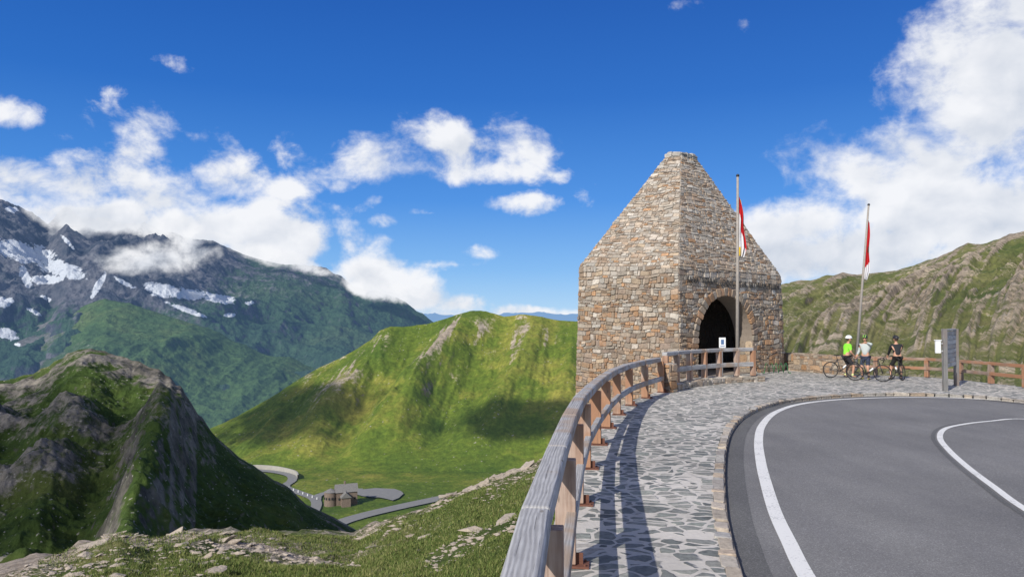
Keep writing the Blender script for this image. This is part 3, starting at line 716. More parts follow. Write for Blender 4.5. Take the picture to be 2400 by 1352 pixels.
def flag(base,top,fd,wd,ln,mat,label,r=.06):
    e=empty('flagpole',base,label,"flag"); base=Vector(base);top=Vector(top); ax=(top-base).normalized()
    bm=bmesh.new(); tube(bm,base,top,r,r*.6,12); part(bm_obj('pole',bm,[M_woodpole],True),e)
    bm=bmesh.new(); bmesh.ops.create_uvsphere(bm,u_segments=12,v_segments=8,radius=r*.9,matrix=Matrix.Translation(top)); 
    part(bm_obj('finial',bm,[M_dark],True),e)
    s0=top-ax*fd; nu,nv=32,60; V=[];fu=[];fv=[]
    for j in range(nv+1):
        vj=j/nv; width=wd*(.25+.75*math.sin(min(1,vj*1.25+.08)*math.pi/2))*(1-.5*max(0,vj-.85)*4)*(1+.12*math.sin(vj*9))
        for i in range(nu+1):
            ui=i/nu
            fold=math.sin(ui*math.pi*4.5+vj*3.5)*.075*(.4+vj*.7)+.03*math.sin(vj*11+ui*3)
            drop=ln*vj+.5*ui*(1-vj*.7)*wd/.3*.5
            p=s0-Vector((0,0,drop))+Vector((r*.7-ax.x/ax.z*drop+ui*width,fold,0))
            V.append(p); fu.append(ui); fv.append(vj)
    fc=[(j*(nu+1)+i,j*(nu+1)+i+1,(j+1)*(nu+1)+i+1,(j+1)*(nu+1)+i) for j in range(nv) for i in range(nu)]
    part(mesh_obj('flag',V,fc,[mat],True,attrs={'fu':fu,'fv':fv}),e)
    return e
b=Vector((9.35,31,gz(31))); tpx=at(1729,412,31)
flag(b,tpx,.85,.26,2.5,mat_flag('flag_tricolour',0),"tall timber flagpole with limp yellow, red and white flag",r=.08)
b=at(2005,868,36.5); tpx=at(2036,480,36.5)
flag(b,tpx,.75,.19,2.9,mat_flag('flag_redwhite',1),"leaning timber flagpole with limp red and white flag",.07)
# ------------------------------------------------------------ info board, sign, rack
e=empty('notice_board',(14.84,25.6,gz(25.6)),"weathered grey timber notice board seen from its edge","notice board")
pa=Vector((14.84,25.6,gz(25.6)));pb=Vector((16.42,27.6,gz(27.6))); d=(pb-pa).normalized(); nn=Vector((-d.y,d.x,0))
M_bgrey=mat_wood('dark_grey_wood',(.50,.50,.49),(.33,.33,.33),(.4,.37,.34),0)
M_bdark=mat_wood('dark_post_wood',(.26,.25,.24),(.14,.14,.14),(.24,.2,.18),0)
for p,h in((pa,2.12),(pb,2.1)):
    o=beam('post',p,p+Vector((0,0,h)),.14,.14,M_bdark); part(o,e)
for k in range(8):
    z=.84+k*.16; part(beam('board_slat',pa+d*.09+Vector((0,0,z)),pb-d*.09+Vector((0,0,z)),.035,.14,M_bgrey,.006),e)
bm=bmesh.new(); c0=(pa+pb)/2+nn*.03+Vector((0,0,1.5)); bbox(bm,c0,((pb-pa).length-.7,.012,.95),Matrix.Rotation(math.atan2(d.y,d.x),3,'Z')); part(bm_obj('notice_panel',bm,[simple('faded_print',(.6,.6,.58),.6,.25,3)]),e)
part(beam('board_frame',pa+d*.09+nn*.04+Vector((0,0,2.08)),pb-d*.09+nn*.04+Vector((0,0,2.08)),.14,.06,M_bgrey,.006),e)
bm=bmesh.new(); bbox(bm,(0,0,0),(.16,.1,.42),bev=.012); bbox(bm,(0,0,.23),(.2,.13,.03),bev=.005); o=bm_obj('leaflet_box',bm,[M_white]); o.location=pa+Vector((-.24,-.02,1.5)); part(o,e)
for zz_ in(1.36,1.62):
    bm=bmesh.new(); bbox(bm,(0,0,0),(.14,.04,.05)); o=bm_obj('bracket',bm,[M_bgrey]); o.location=pa+Vector((-.12,0,zz_)); part(o,e)
p=Vector((.2817*30.6,30.6,gz(30.6)))
e=empty('information_sign',p,"small white information sign on a thin post","sign")
bm=bmesh.new(); tube(bm,p,p+Vector((0,0,1.45)),.025); part(bm_obj('post',bm,[M_steel]),e)
bm=bmesh.new(); bbox(bm,p+Vector((0,-.03,1.5)),(.27,.02,.42),bev=.004); part(bm_obj('sign_panel',bm,[M_white]),e)
bm=bmesh.new(); bbox(bm,p+Vector((.0,-.044,1.53)),(.12,.004,.2)); bbox(bm,p+Vector((0,-.044,1.36)),(.18,.004,.03)); part(bm_obj('pictogram',bm,[simple('sign_blue',(.08,.15,.3))]),e)
p=Vector((12.1,34.2,gz(34.2)))
e=empty('bicycle_rack',p,"low green spiral bicycle rack on the paving","bicycle rack")
bm=bmesh.new(); pr=None
for k in range(121):
    a=k/120*2*math.pi*5; q=p+Vector((-.55+1.1*k/120,.12*math.sin(a)*.5,.24+.22*math.cos(a+math.pi)))
    if pr is not None: tube(bm,pr,q,.014,seg=6)
    pr=q
for sx in(-.6,.6): tube(bm,p+Vector((sx,-.15,.02)),p+Vector((sx,.15,.02)),.02,seg=6)
part(bm_obj('spiral_tube',bm,[simple('green_metal',(.03,.16,.06),.5)],True),e)
# ------------------------------------------------------------ bicycles
def tor(bm,c,R,r,axis='Y',n=40,m=8):
    vs=[[bm.verts.new((c[0]+(R+r*math.cos(2*math.pi*j/m))*math.cos(2*math.pi*i/n),c[1]+r*math.sin(2*math.pi*j/m),c[2]+(R+r*math.cos(2*math.pi*j/m))*math.sin(2*math.pi*i/n))) for j in range(m)] for i in range(n)]
    for i in range(n):
        for j in range(m): bm.faces.new((vs[i][j],vs[(i+1)%n][j],vs[(i+1)%n][(j+1)%m],vs[i][(j+1)%m]))
def bicycle(loc,rot,lean,col,label):
    e=empty('bicycle',loc,label,"bicycle",rot,"road bicycles of the resting cyclists"); e.rotation_euler=(lean,0,rot)
    mf=simple('bike_paint',col,.3,.05,10,spec=.5)
    def add(name,bm,mat,par=e,sm=True): 
        o=bm_obj(name,bm,[mat],sm); o.parent=par; return o
    RA=(-.5,0,.34);FA=(.5,0,.34);BB=(-.08,0,.28);ST=(-.2,0,.76);HT=(.36,0,.82);HB=(.4,0,.66)
    bm=bmesh.new()
    tube(bm,BB,ST,.018);tube(bm,BB,HB,.024);tube(bm,ST,HT,.017);tube(bm,HT,HB,.022)
    for s_ in(-1,1):
        tube(bm,(BB[0],s_*.03,BB[2]),(RA[0],s_*.06,RA[2]),.011);tube(bm,(ST[0],s_*.02,ST[2]),(RA[0],s_*.06,RA[2]),.009)
    add('frame',bm,mf)
    bm=bmesh.new()
    for s_ in(-1,1): tube(bm,(HB[0],s_*.04,HB[2]),(FA[0],s_*.05,FA[2]),.013)
    tube(bm,(HB[0],-.045,HB[2]),(HB[0],.045,HB[2]),.016)
    add('fork',bm,mf)
    bm=bmesh.new(); tube(bm,HT,(.35,0,.9),.015);tube(bm,(.35,0,.9),(.44,0,.92),.015); tube(bm,(.44,-.2,.92),(.44,.2,.92),.014)
    for s_ in(-1,1):
        pr=Vector((.44,s_*.2,.92))
        for k in range(1,9):
            a=k/8*math.pi*.95; q=Vector((.47+.075*math.sin(a)+.02,s_*.205,.855+.065*math.cos(a))); tube(bm,pr,q,.014,seg=6); pr=q
        tube(bm,(.53,s_*.205,.9),(.56,s_*.205,.97),.016)
    add('handlebar',bm,M_black)
    bm=bmesh.new(); tube(bm,ST,(-.235,0,.92),.014)
    add('seat_post',bm,M_dark)
    bm=bmesh.new(); bmesh.ops.create_uvsphere(bm,u_segments=16,v_segments=8,radius=1)
    for v in bm.verts:
        x,y,z=v.co; wy=.065 if x<-.2 else .065-.045*min(1,(x+.2)/.8); v.co=Vector((-.23+x*.14,y*wy,.945+z*.022+.012*(x<-.4)))
    add('saddle',bm,M_black)
    bm=bmesh.new(); tor(bm,(BB[0],-.05,BB[2]),.085,.006,n=28,m=5)
    for k in range(5): a=k*2*math.pi/5; tube(bm,(BB[0],-.05,BB[2]),(BB[0]+.085*math.cos(a),-.05,BB[2]+.085*math.sin(a)),.006,seg=5)
    tube(bm,(BB[0],-.08,BB[2]),(BB[0]+.15,-.09,BB[2]-.08),.011,seg=6);tube(bm,(BB[0],.08,BB[2]),(BB[0]-.15,.09,BB[2]+.08),.011,seg=6); tube(bm,(BB[0],-.08,BB[2]),(BB[0],.08,BB[2]),.016)
    bbox(bm,(BB[0]+.15,-.13,BB[2]-.08),(.09,.07,.02)); bbox(bm,(BB[0]-.15,.13,BB[2]+.08),(.09,.07,.02))
    tube(bm,(BB[0],-.05,BB[2]+.085),(RA[0],-.05,RA[2]+.04),.004,seg=4);tube(bm,(BB[0],-.05,BB[2]-.085),(RA[0],-.05,RA[2]-.04),.004,seg=4)
    add('crankset',bm,M_dark)
    bm=bmesh.new(); tube(bm,(.04,0,.41),(.17,0,.525),.035,seg=12); add('water_bottle',bm,M_white)
    for c in(RA,FA):
        bm=bmesh.new(); tor(bm,(0,0,0),.31,.012,n=40,m=6); tube(bm,(0,-.04,0),(0,.04,0),.02)
        for k in range(20):
            a=k*2*math.pi/20; tube(bm,(0,.03*(-1)**k,0),(.31*math.cos(a),0,.31*math.sin(a)),.0018,seg=3,caps=False)
        w_=bm_obj('wheel',bm,[M_dark],True); w_.location=c; w_.parent=e
        bm=bmesh.new(); tor(bm,(0,0,0),.327,.014,n=48,m=8); t2=bm_obj('tyre',bm,[M_black],True); t2.parent=w_
    return e
# ------------------------------------------------------------ people
def skinmesh(J,Ed,sub=2,root=0):
    me=bpy.data.meshes.new('tmp'); me.from_pydata([tuple(j[0]) for j in J],Ed,[]); me.update()
    o=bpy.data.objects.new('tmp',me); COL.objects.link(o)
    md=o.modifiers.new('s','SKIN'); md.use_smooth_shade=True
    if not me.skin_vertices: me.skin_vertices.new()
    for i,j in enumerate(J):
        r=j[1]; me.skin_vertices[0].data[i].radius=(r,r) if not hasattr(r,'__len__') else r
        me.skin_vertices[0].data[i].use_root=(i==root)
    s=o.modifiers.new('u','SUBSURF'); s.levels=sub; s.render_levels=sub
    bpy.context.view_layer.update(); d=bpy.context.evaluated_depsgraph_get()
    m2=bpy.data.meshes.new_from_object(o.evaluated_get(d)); bpy.data.objects.remove(o)
    return m2
def ik(a,b,l1,l2,hint):
    a=Vector(a);b=Vector(b);d=b-a;L=min(d.length,(l1+l2)*.999); x=d.normalized(); bb=a+x*L
    k=(l1*l1-l2*l2+L*L)/(2*L); h=math.sqrt(max(0,l1*l1-k*k)); hv=Vector(hint); hv=(hv-x*hv.dot(x)).normalized()
    return a+x*k+hv*h, bb
def person(loc,rot,label,pelv,lean,hands,feet,colors,headyaw=0,helmet=(.8,.8,.8),helmet2=None,longsleeve=False):
    skin=simple('skin',(.5,.28,.19),.5,.06)
    P=Vector(pelv); up=Vector((math.sin(lean),0,math.cos(lean)))
    sp=P+up*.2; ch=P+up*.42+Vector((.0,0,.0)); nk=ch+up*.13+Vector((.01,0,0)); hb=nk+Vector((.02,0,.09)); 
    J=[(P,.125),(sp,.118),(ch,(.125,.15)),(nk,.06),(hb,.055)]; E=[(0,1),(1,2),(2,3),(3,4)]
    seg={}
    for s_,nm in((1,'l'),(-1,'r')):
        sh=ch+up*.05+Vector((0,s_*.185,0)); el,wr=ik(sh,hands[nm][0],.29,.26,hands[nm][1])
        dirw=(wr-el).normalized(); pm=wr+dirw*.07
        i=len(J); J+=[(sh,.062),(el,.042),(wr,.029),(pm,(.02,.038))]; E+=[(2,i),(i,i+1),(i+1,i+2),(i+2,i+3)]
        hp=P+Vector((0,s_*.095,-.05)); kn,an=ik(hp,feet[nm][0],.44,.42,feet[nm][1]); toe=Vector(feet[nm][2])
        k=len(J); J+=[(hp,.095),(kn,.058),(an,.038),(toe,.035)]; E+=[(0,k),(k,k+1),(k+1,k+2),(k+2,k+3)]
        seg[nm]=(sh,el,wr,pm,hp,kn,an,toe,dirw)
    bm=bmesh.new(); m=skinmesh(J,E); bm.from_mesh(m)
    for nm in seg:
        sh,el,wr,pm,hp,kn,an,toe,dw=seg[nm]; s_=1 if nm=='l' else -1
        side=dw.cross(Vector((0,0,1))); side=side.normalized() if side.length>.1 else Vector((0,1,0)); dn=dw.cross(side).normalized()
        if dn.z>0: dn=-dn
        for k,(o_,ln) in enumerate(((-.03,.07),(-.01,.08),(.01,.076),(.03,.06))):
            a=pm+side*o_; FJ=[(a-dw*.02,.010),(a+dw*ln*.4,.0095),(a+dw*ln*.7+dn*ln*.35,.009),(a+dw*ln*.6+dn*ln*.75,.008)]
            mm=skinmesh(FJ,[(0,1),(1,2),(2,3)],1); bm.from_mesh(mm)
        a=wr+dw*.03-side*.03; mm=skinmesh([(a,.011),(a-side*.025+dw*.03,.011),(a-side*.02+dw*.055+dn*.02,.009)],[(0,1),(1,2)],1); bm.from_mesh(mm)
    hc=hb+Vector((.02,0,.10)); Rz=Matrix.Rotation(headyaw,3,'Z')
    r_=bmesh.ops.create_uvsphere(bm,u_segments=20,v_segments=16,radius=1)
    for v in r_['verts']:
        x,y,z=v.co; 
        jw=1-.22*max(0,-z)*(1 if x>-.2 else .5)
        q=Vector((x*.098*jw+(.012 if x>0 and z<-.3 else 0),y*.076*jw,z*.12))
        if abs(y)<.22 and x>.8 and -.35<z<.15: q.x+=.02*(1-abs(z+.15)*2)
        v.co=hc+Rz@q
    for s_ in(-1,1):
        r_=bmesh.ops.create_uvsphere(bm,u_segments=8,v_segments=6,radius=1)
        for v in r_['verts']: v.co=hc+Rz@Vector((v.co.x*.018-.005,s_*.078+v.co.y*.01,v.co.z*.03-.01))
    body=bm_obj('person',bm,[skin],True); body.location=loc; body.rotation_euler=(0,0,rot); info(body,label,"person","cyclists resting on the forecourt")
    def child(name,me_or_bm,col,rough=.8,metal=0):
        mt=simple(name+'_fabric',col,rough,.08,40)
        if isinstance(me_or_bm,bpy.types.Mesh):
            bm2=bmesh.new(); bm2.from_mesh(me_or_bm)
        else: bm2=me_or_bm
        o=bm_obj(name,bm2,[mt],True); o.parent=body; return o
    J=[(P+up*.02,.142),(sp,.136),(ch,(.142,.168)),(nk-up*.02,.078)];E=[(0,1),(1,2),(2,3)]
    for nm in seg:
        sh,el,wr=seg[nm][:3]; i=len(J); en=wr-(wr-el)*.05 if longsleeve else sh+(el-sh)*.8
        if longsleeve: J+=[(sh,.078),(el,.056),(en,.042)]; E+=[(2,i),(i,i+1),(i+1,i+2)]
        else: J+=[(sh,.078),(en,.064)]; E+=[(2,i),(i,i+1)]
    child('jersey',skinmesh(J,E),colors[0])
    J=[(P+up*.04,.138)];E=[]
    for nm in seg:
        hp,kn=seg[nm][4:6]; i=len(J); J+=[(hp,.108),(hp+(kn-hp)*.85,.075)]; E+=[(0,i),(i,i+1)]
    child('shorts',skinmesh(J,E),colors[1])
    for nm in seg:
        an,toe=seg[nm][6:8]; f=(toe-an); f.z=0; f.normalize()
        child('shoe',skinmesh([(an-f*.05+Vector((0,0,-.035)),.045),(an+f*.05+Vector((0,0,-.045)),.045),(toe+f*.03+Vector((0,0,-.005)),.036)],[(0,1),(1,2)]),colors[2],.5)
        child('sock',skinmesh([(an+Vector((0,0,.0)),.046),(an+(seg[nm][5]-an)*.3,.053)],[(0,1)]),colors[3])
    bm=bmesh.new(); bmesh.ops.create_uvsphere(bm,u_segments=20,v_segments=12,radius=1)
    for v in list(bm.verts):
        x,y,z=v.co; z2=max(z,-.12); v.co=hc+Rz@Vector((x*.14-.01,y*.105,.035+z2*.115+(.012*math.cos(y*14) if z>.1 else 0)))
    child('helmet',bm,helmet,.4)
    if helmet2:
        bm=bmesh.new()
        for yy in(-.04,.04):
            pr=None
            for k in range(9):
                a=math.pi*k/8; q=hc+Rz@Vector((.143*math.cos(a)-.01,yy,.04+.112*math.sin(a)*(1-yy*yy*60*.5)))
                if pr is not None: tube(bm,pr,q,.014,seg=6)
                pr=q
        child('helmet_stripe',bm,helmet2,.4)
    bm=bmesh.new()
    for s_ in(-1,1):
        r_=bmesh.ops.create_uvsphere(bm,u_segments=10,v_segments=8,radius=1)
        for v in r_['verts']: v.co=hc+Rz@Vector((.088+v.co.x*.015,s_*.034+v.co.y*.03,.01+v.co.z*.02))
    child('sunglasses',bm,(.02,.02,.02),.2)
    bm=bmesh.new(); r_=bmesh.ops.create_uvsphere(bm,u_segments=10,v_segments=6,radius=1)
    for v in r_['verts']: v.co=hc+Rz@Vector((.084+v.co.x*.01,v.co.y*.025,-.065+v.co.z*.006))
    child('mouth',bm,(.3,.1,.08))
    bm=bmesh.new(); r_=bmesh.ops.create_uvsphere(bm,u_segments=14,v_segments=10,radius=1)
    for v in r_['verts']: v.co=hc+Rz@Vector((-.035+v.co.x*.075,v.co.y*.082,.0+v.co.z*.085))
    child('hair',bm,(.06,.04,.03),.9)
    return body
def onp(u,D,off=0): x=(u-1200)/F*D; return Vector((x,D,gz(D,off)))
p=onp(1988,31.5)
bicycle(p+Vector((-.28,0,0)),.06,-.04,(.04,.04,.045),"dark road bicycle straddled by a cyclist in a green jersey")
person(p+Vector((-.1,0,0)),.06,"cyclist in neon green jersey and white helmet astride bicycle",(-.02,0,.9),.16,
  {'l':((.24,.2,.93),(-.6,.5,-.4)),'r':((.24,-.2,.93),(-.6,-.5,-.4))},
  {'l':((.02,.2,.08),(1,.2,0),(.18,.22,.04)),'r':((.16,-.17,.08),(1,-.2,0),(.32,-.19,.04))},
  ((.25,.8,.05),(.03,.03,.035),(.1,.1,.1),(.6,.65,.3)),headyaw=-.2,helmet=(.75,.77,.78))
p=onp(2027,30.7)
person(p,-2.3,"cyclist in pale grey jersey holding one hand up to the face",(0,0,.93),.02,
  {'l':((.12,.1,1.50),(-.1,1,-.6)),'r':((.22,-.26,1.0),(-1,-.2,-.3))},
  {'l':((.02,.13,.08),(1,.1,0),(.17,.15,.04)),'r':((-.03,-.13,.08),(1,-.1,0),(.12,-.16,.04))},
  ((.42,.46,.45),(.03,.04,.07),(.35,.35,.1),(.1,.1,.1)),headyaw=.1,helmet=(.03,.04,.03),helmet2=(.3,.6,.08),longsleeve=True)
p=onp(2034,29.7)
bicycle(p,-.55,.12,(.03,.03,.035),"black road bicycle with leaning frame beside a standing cyclist")
p=onp(2103,30.4)
bicycle(p+Vector((.02,.12,0)),1.45,-.03,(.05,.05,.05),"black road bicycle seen from behind under its rider")
person(p+Vector((0,.12,0)),1.45,"cyclist in black jersey and shorts astride a bicycle, back turned",(-.1,0,.92),.22,
  {'l':((.36,.2,.96),(-.4,.8,-.3)),'r':((.36,-.2,.96),(-.4,-.8,-.3))},
  {'l':((-.02,.22,.08),(1,.3,0),(.14,.25,.04)),'r':((.05,-.2,.08),(1,-.3,0),(.2,-.23,.04))},
  ((.02,.022,.025),(.02,.02,.02),(.03,.03,.03),(.05,.05,.05)),headyaw=.3,helmet=(.025,.025,.03),longsleeve=True)
# ------------------------------------------------------------ valley: roads, house, posts
def vp(u,v,z=ZV): xr,zr=ray(u,v); D=(z-CZ)/zr; return Vector((xr*D,D,z))
mr=simple('valley_asphalt',(.2,.2,.195),.9,.15,.3)
def vroad(pts,wd,off=.25,name='road'):
    c=catmull([vp(u,v) for u,v in pts],4); l=offs(c,-wd/2); r_=offs(c,wd/2); V=[];fc=[]
    for a,b in zip(l,r_): V+=[(a.x,a.y,ZV+off),(b.x,b.y,ZV+off)]
    for k in range(len(c)-1): fc.append((2*k,2*k+1,2*k+3,2*k+2))
    o=mesh_obj(name,V,fc,[mr]); o["kind"]="structure"; return c
vroad([(520,1096),(575,1100),(640,1105),(680,1114),(684,1126),(668,1140),(700,1154),(732,1166),(742,1180),(735,1200)],7)
vroad([(740,1260),(790,1228),(850,1208),(930,1189),(1000,1174),(1055,1163),(1130,1150),(1240,1135)],11,.3)
vroad([(742,1172),(748,1160),(790,1150),(850,1147)],6,.32)
bm=bmesh.new(); f=bm.faces.new([bm.verts.new(vp(u,v)+Vector((0,0,.36))) for u,v in [(822,1150),(850,1147),(880,1144),(925,1146),(940,1151),(946,1157),(935,1167),(920,1173),(905,1169),(890,1166),(870,1165),(850,1163),(832,1158)]]); o=bm_obj('parking_ground',bm,[mr]); o["kind"]="structure"
c=catmull([vp(u,v) for u,v in [(560,1100),(600,1098),(650,1102),(690,1112),(697,1122)]],5); V=[];fc=[]
for q in c: V+=[(q.x,q.y,ZV-1),(q.x,q.y,ZV+3.2),(q.x+.8,q.y+.6,ZV+3.2),(q.x+.8,q.y+.6,ZV-1)]
for k in range(len(c)-1):
    for a in range(3): fc.append((4*k+a,4*k+4+a,4*k+5+a,4*k+a+1))
o=mesh_obj('retaining_wall',V,fc,[simple('concrete',(.34,.33,.30),.9,.2,.3)]); info(o,"pale concrete retaining wall along the valley road bend","wall")
hp=vp(795,1180); e=empty('mountain_lodge',hp,"stone lodge with round tower and grey gabled roofs","house")
mw=simple('lodge_stone',(.18,.14,.115),.9,.6,1.6); mrf=simple('lodge_shingle',(.17,.165,.16),.85,.45,1.6); mwin=simple('lodge_window',(.03,.035,.04),.3)
def addp(n,bm,mt,sm=False): return part(bm_obj(n,bm,[mt],sm),e)
bm=bmesh.new(); tc=hp+Vector((-5.5,-1,0)); tube(bm,tc-Vector((0,0,2)),tc+Vector((0,0,8.5)),4.4,4.2,24); addp('tower',bm,mw)
bm=bmesh.new(); tube(bm,tc+Vector((0,0,8.4)),tc+Vector((0,0,10.6)),4.6,.3,24); addp('tower_roof',bm,mrf)
Rh=Matrix.Rotation(.35,3,'Z')
def gable(cen,L,W,h,rh,rot):
    bm=bmesh.new(); bbox(bm,cen+Vector((0,0,h/2-1)),(L,W,h+2),rot); addp('wall',bm,mw)
    bm=bmesh.new(); pts=[(-L/2-.6,-W/2-.6,h),(L/2+.6,-W/2-.6,h),(L/2+.6,W/2+.6,h),(-L/2-.6,W/2+.6,h),(-L/2-.6,0,h+rh),(L/2+.6,0,h+rh)]
    vs=[bm.verts.new(cen+rot@Vector(q)) for q in pts]
    for f in((0,1,5,4),(2,3,4,5),(0,4,3),(1,2,5),(3,2,1,0)): bm.faces.new([vs[k] for k in f])
    addp('roof',bm,mrf)
gable(hp+Vector((4,3,0)),14,8,8,4.8,Rh); gable(hp+Vector((5,-3,0)),7,6,5.5,3.6,Matrix.Rotation(1.9,3,'Z'))
bm=bmesh.new(); bbox(bm,hp+Vector((3,3,13)),(1.2,1.2,3)); addp('chimney',bm,mw)
for k in range(5):
    q=tc+Vector((4.42*math.sin(-.9+k*.45),-4.42*math.cos(-.9+k*.45),4.5)); bm=bmesh.new(); bbox(bm,q,(1,.3,1.5),Matrix.Rotation(-.9+k*.45,3,'Z')); addp('window',bm,mwin)
for k in range(4):
    q=hp+Vector((4,3,0))+Rh@Vector((-5+k*3.4,-4.05,3.6)); bm=bmesh.new(); bbox(bm,q,(1.2,.2,1.5),Rh); addp('window',bm,mwin)
bm=bmesh.new(); tube(bm,(0,0,0),(0,0,1.6),.4,.3,8); bbox(bm,(0,0,1.65),(.5,.5,.1)); g0=bm_obj('guard_post',bm,[M_white])
gl=[(655+i*11,1137+i*4.2) for i in range(9)]
for i,(u,v) in enumerate(gl):
    o=g0 if i==0 else g0.copy()
    if i: COL.objects.link(o)
    o.location=vp(u,v); info(o,"white roadside guard post beside the valley road","guard post","white guard posts along the valley road")
e=empty('parked_car',vp(1052,1164)+Vector((0,0,.3)),"small red car driving on the valley road","car",.3)
bm=bmesh.new(); bbox(bm,(0,0,.65),(4.2,1.75,.6),bev=.15); o=bm_obj('body',bm,[simple('red_paint',(.5,.03,.02),.3)],True);o.parent=e
bm=bmesh.new(); r_=bmesh.ops.create_cube(bm,size=1,matrix=Matrix.Translation((-.2,0,1.2))@Matrix.Diagonal((2.3,1.5,.6,1)))
for v in r_['verts']:
    if v.co.z>1.2: v.co.x=-.2+(v.co.x+.2)*.65
o=bm_obj('cabin',bm,[mwin]);o.parent=e
for sx in(-1.3,1.3):
    for sy in(-.85,.85):
        bm=bmesh.new(); tube(bm,(sx,sy-.1,.33),(sx,sy+.1,.33),.33,seg=16); o=bm_obj('wheel',bm,[M_black]);o.parent=e
# ------------------------------------------------------------ near slope rocks & grass
mrk,t=newmat('slope_rock'); v=t.obj(); rn=t.n('ShaderNodeObjectInfo').outputs['Random']
n1=t.noise(v,3,6,.7); n2=t.noise(t.mapping(v,(1,1,6)),4,5,.6)
c=t.mix(n1,(.3,.25,.2),(.56,.49,.4)); c=t.mix(t.m('MULTIPLY',rn,.5),c,(.36,.29,.22)); c=t.mix(t.ss(n2,.58,.72,0.,.5),c,(.2,.17,.14))
t.out(c,.9,t.bump(t.m('ADD',n1,n2),.8,.06),.2)
def rock_mesh(sd):
    random.seed(sd); bm=bmesh.new()
    for k in range(13):
        bm.verts.new(Vector((U(-1,1),U(-.6,.6),U(-.25,.25)))*U(.75,1))
    bmesh.ops.convex_hull(bm,input=bm.verts)
    bmesh.ops.delete(bm,geom=[v for v in bm.verts if not v.link_faces],context='VERTS')
    bmesh.ops.bevel(bm,geom=list(bm.edges),offset=.025,segments=1,affect='EDGES')
    me=bpy.data.meshes.new('rock'); bm.to_mesh(me); bm.free(); me.materials.append(mrk); return me
rms=[rock_mesh(100+i) for i in range(10)]; random.seed(11)
def A_at(px,s):
    x,y,z,_=surf(np.array([float(px)]),np.array([float(s)]),*argA); return Vector((x[0],y[0],z[0]))
clusters=[(500,.98,22,30),(535,.9,6,25),(440,.98,14,35),(290,.98,20,40),(200,.96,14,60),(350,.93,5,50),(470,.74,9,18),(500,.68,4,12),(1120,.98,36,60),(1210,.97,42,40),(1040,.97,24,50),(860,.5,4,15),(880,.92,5,60),(950,.8,4,70),(1190,.6,4,25)]
for (cu_,cs,n_,sp_) in clusters:
    for k in range(n_):
        px_=random.gauss(cu_,sp_*.6); s_=min(1.0,random.gauss(cs,.018)); p=A_at(px_,s_)
        o=bpy.data.objects.new('rock',random.choice(rms)); COL.objects.link(o)
        sc=min(.42,.05+random.expovariate(9)); o.scale=(sc*1.3,sc,sc*U(.6,1.)); o.location=p+Vector((0,0,sc*.02)); o.rotation_euler=(U(-.3,.3),-.2+U(-.3,.3),.5+U(-.5,.5))
        info(o,"flat angular beige rock lying on the grassy slope","rock","loose rocks on the near slope")
def scatter(n,p0,p1,s0,s1,pw=1):
    px=np.random.uniform(p0,p1,n); s=s0+(s1-s0)*np.random.rand(n)**pw
    x,y,z,_=surf(px,s,*argA); return x,y,z
x,y,z=scatter(19000,-200,1290,.12,1.0)
keep=(fbm(x*.35,y*.35,4,77)>.56)|((x<-6)&(np.random.rand(len(x))<.4)); x,y,z=x[keep],y[keep],z[keep]
V=[];fc=[]
octa=np.array([(1,0,0),(0,1,0),(-1,0,0),(0,-1,0),(0,0,.5),(0,0,-.5),(.6,.6,.3),(-.6,.5,.35)])
fo=[(0,6,4),(6,1,4),(1,7,4),(7,2,4),(2,3,4),(3,0,4),(0,1,6),(1,2,7),(0,5,1),(1,5,2),(2,5,3),(3,5,0)]
for i in range(len(x)):
    sc=.010+np.random.exponential(.018); a=np.random.rand()*6.28; ca,sa=math.cos(a),math.sin(a)
    q=octa*np.array([sc*1.5,sc,sc*.7])*np.random.uniform(.7,1.3,(8,3)); q=np.stack([q[:,0]*ca-q[:,1]*sa,q[:,0]*sa+q[:,1]*ca,q[:,2]],1)+(x[i],y[i],z[i]+sc*.15)
    b_=len(V); V.extend(q.tolist()); fc.extend([tuple(b_+k for k in f) for f in fo])
o=mesh_obj('gravel_scree',V,fc,[mrk]); o["kind"]="stuff"; info(o,"small pale stones strewn over the grassy slope","gravel")
mgr,t=newmat('grass_blades'); a=t.attr('tone'); n=t.noise(t.obj(),.6,3)
c=t.ramp(t.m('ADD',t.m('MULTIPLY',a,.6),t.m('MULTIPLY',n,.4)),[(.2,(.07,.115,.025)),(.5,(.13,.175,.045)),(.75,(.24,.24,.09)),(.95,(.42,.37,.21))])
t.out(c,.7,spec=.15)
n=280000
x,y,z=scatter(n,100,1330,.05,1.0,.75)
keep=(fbm(x*.35,y*.35,4,77)<.60)&(y<24)&((x>-7.5)|(np.random.rand(n)<.35)); x,y,z=x[keep],y[keep],z[keep]; n=len(x)
h=np.random.uniform(.02,.075,n)*(0.5+1.1*fbm(x*1.3,y*1.3,3,88)); w_=np.random.uniform(.003,.006,n)*(1+y*.05); a=np.random.rand(n)*6.28; lx=np.random.normal(0,.45,n)*h; ly=np.random.normal(0,.45,n)*h
V=np.empty((n,3,3)); V[:,0]=np.stack([x-np.cos(a)*w_,y-np.sin(a)*w_,z-.01],1); V[:,1]=np.stack([x+np.cos(a)*w_,y+np.sin(a)*w_,z-.01],1); V[:,2]=np.stack([x+lx,y+ly,z+h],1)
tone=np.repeat(np.random.rand(n),3)
me=bpy.data.meshes.new('grass'); me.vertices.add(3*n); me.vertices.foreach_set('co',V.astype(np.float32).ravel()); me.loops.add(3*n); me.loops.foreach_set('vertex_index',np.arange(3*n,dtype=np.int32)); me.polygons.add(n); me.polygons.foreach_set('loop_start',np.arange(0,3*n,3,dtype=np.int32)); me.update(calc_edges=True)
at_=me.attributes.new('tone','FLOAT','POINT'); at_.data.foreach_set('value',tone.astype(np.float32)); me.materials.append(mgr)
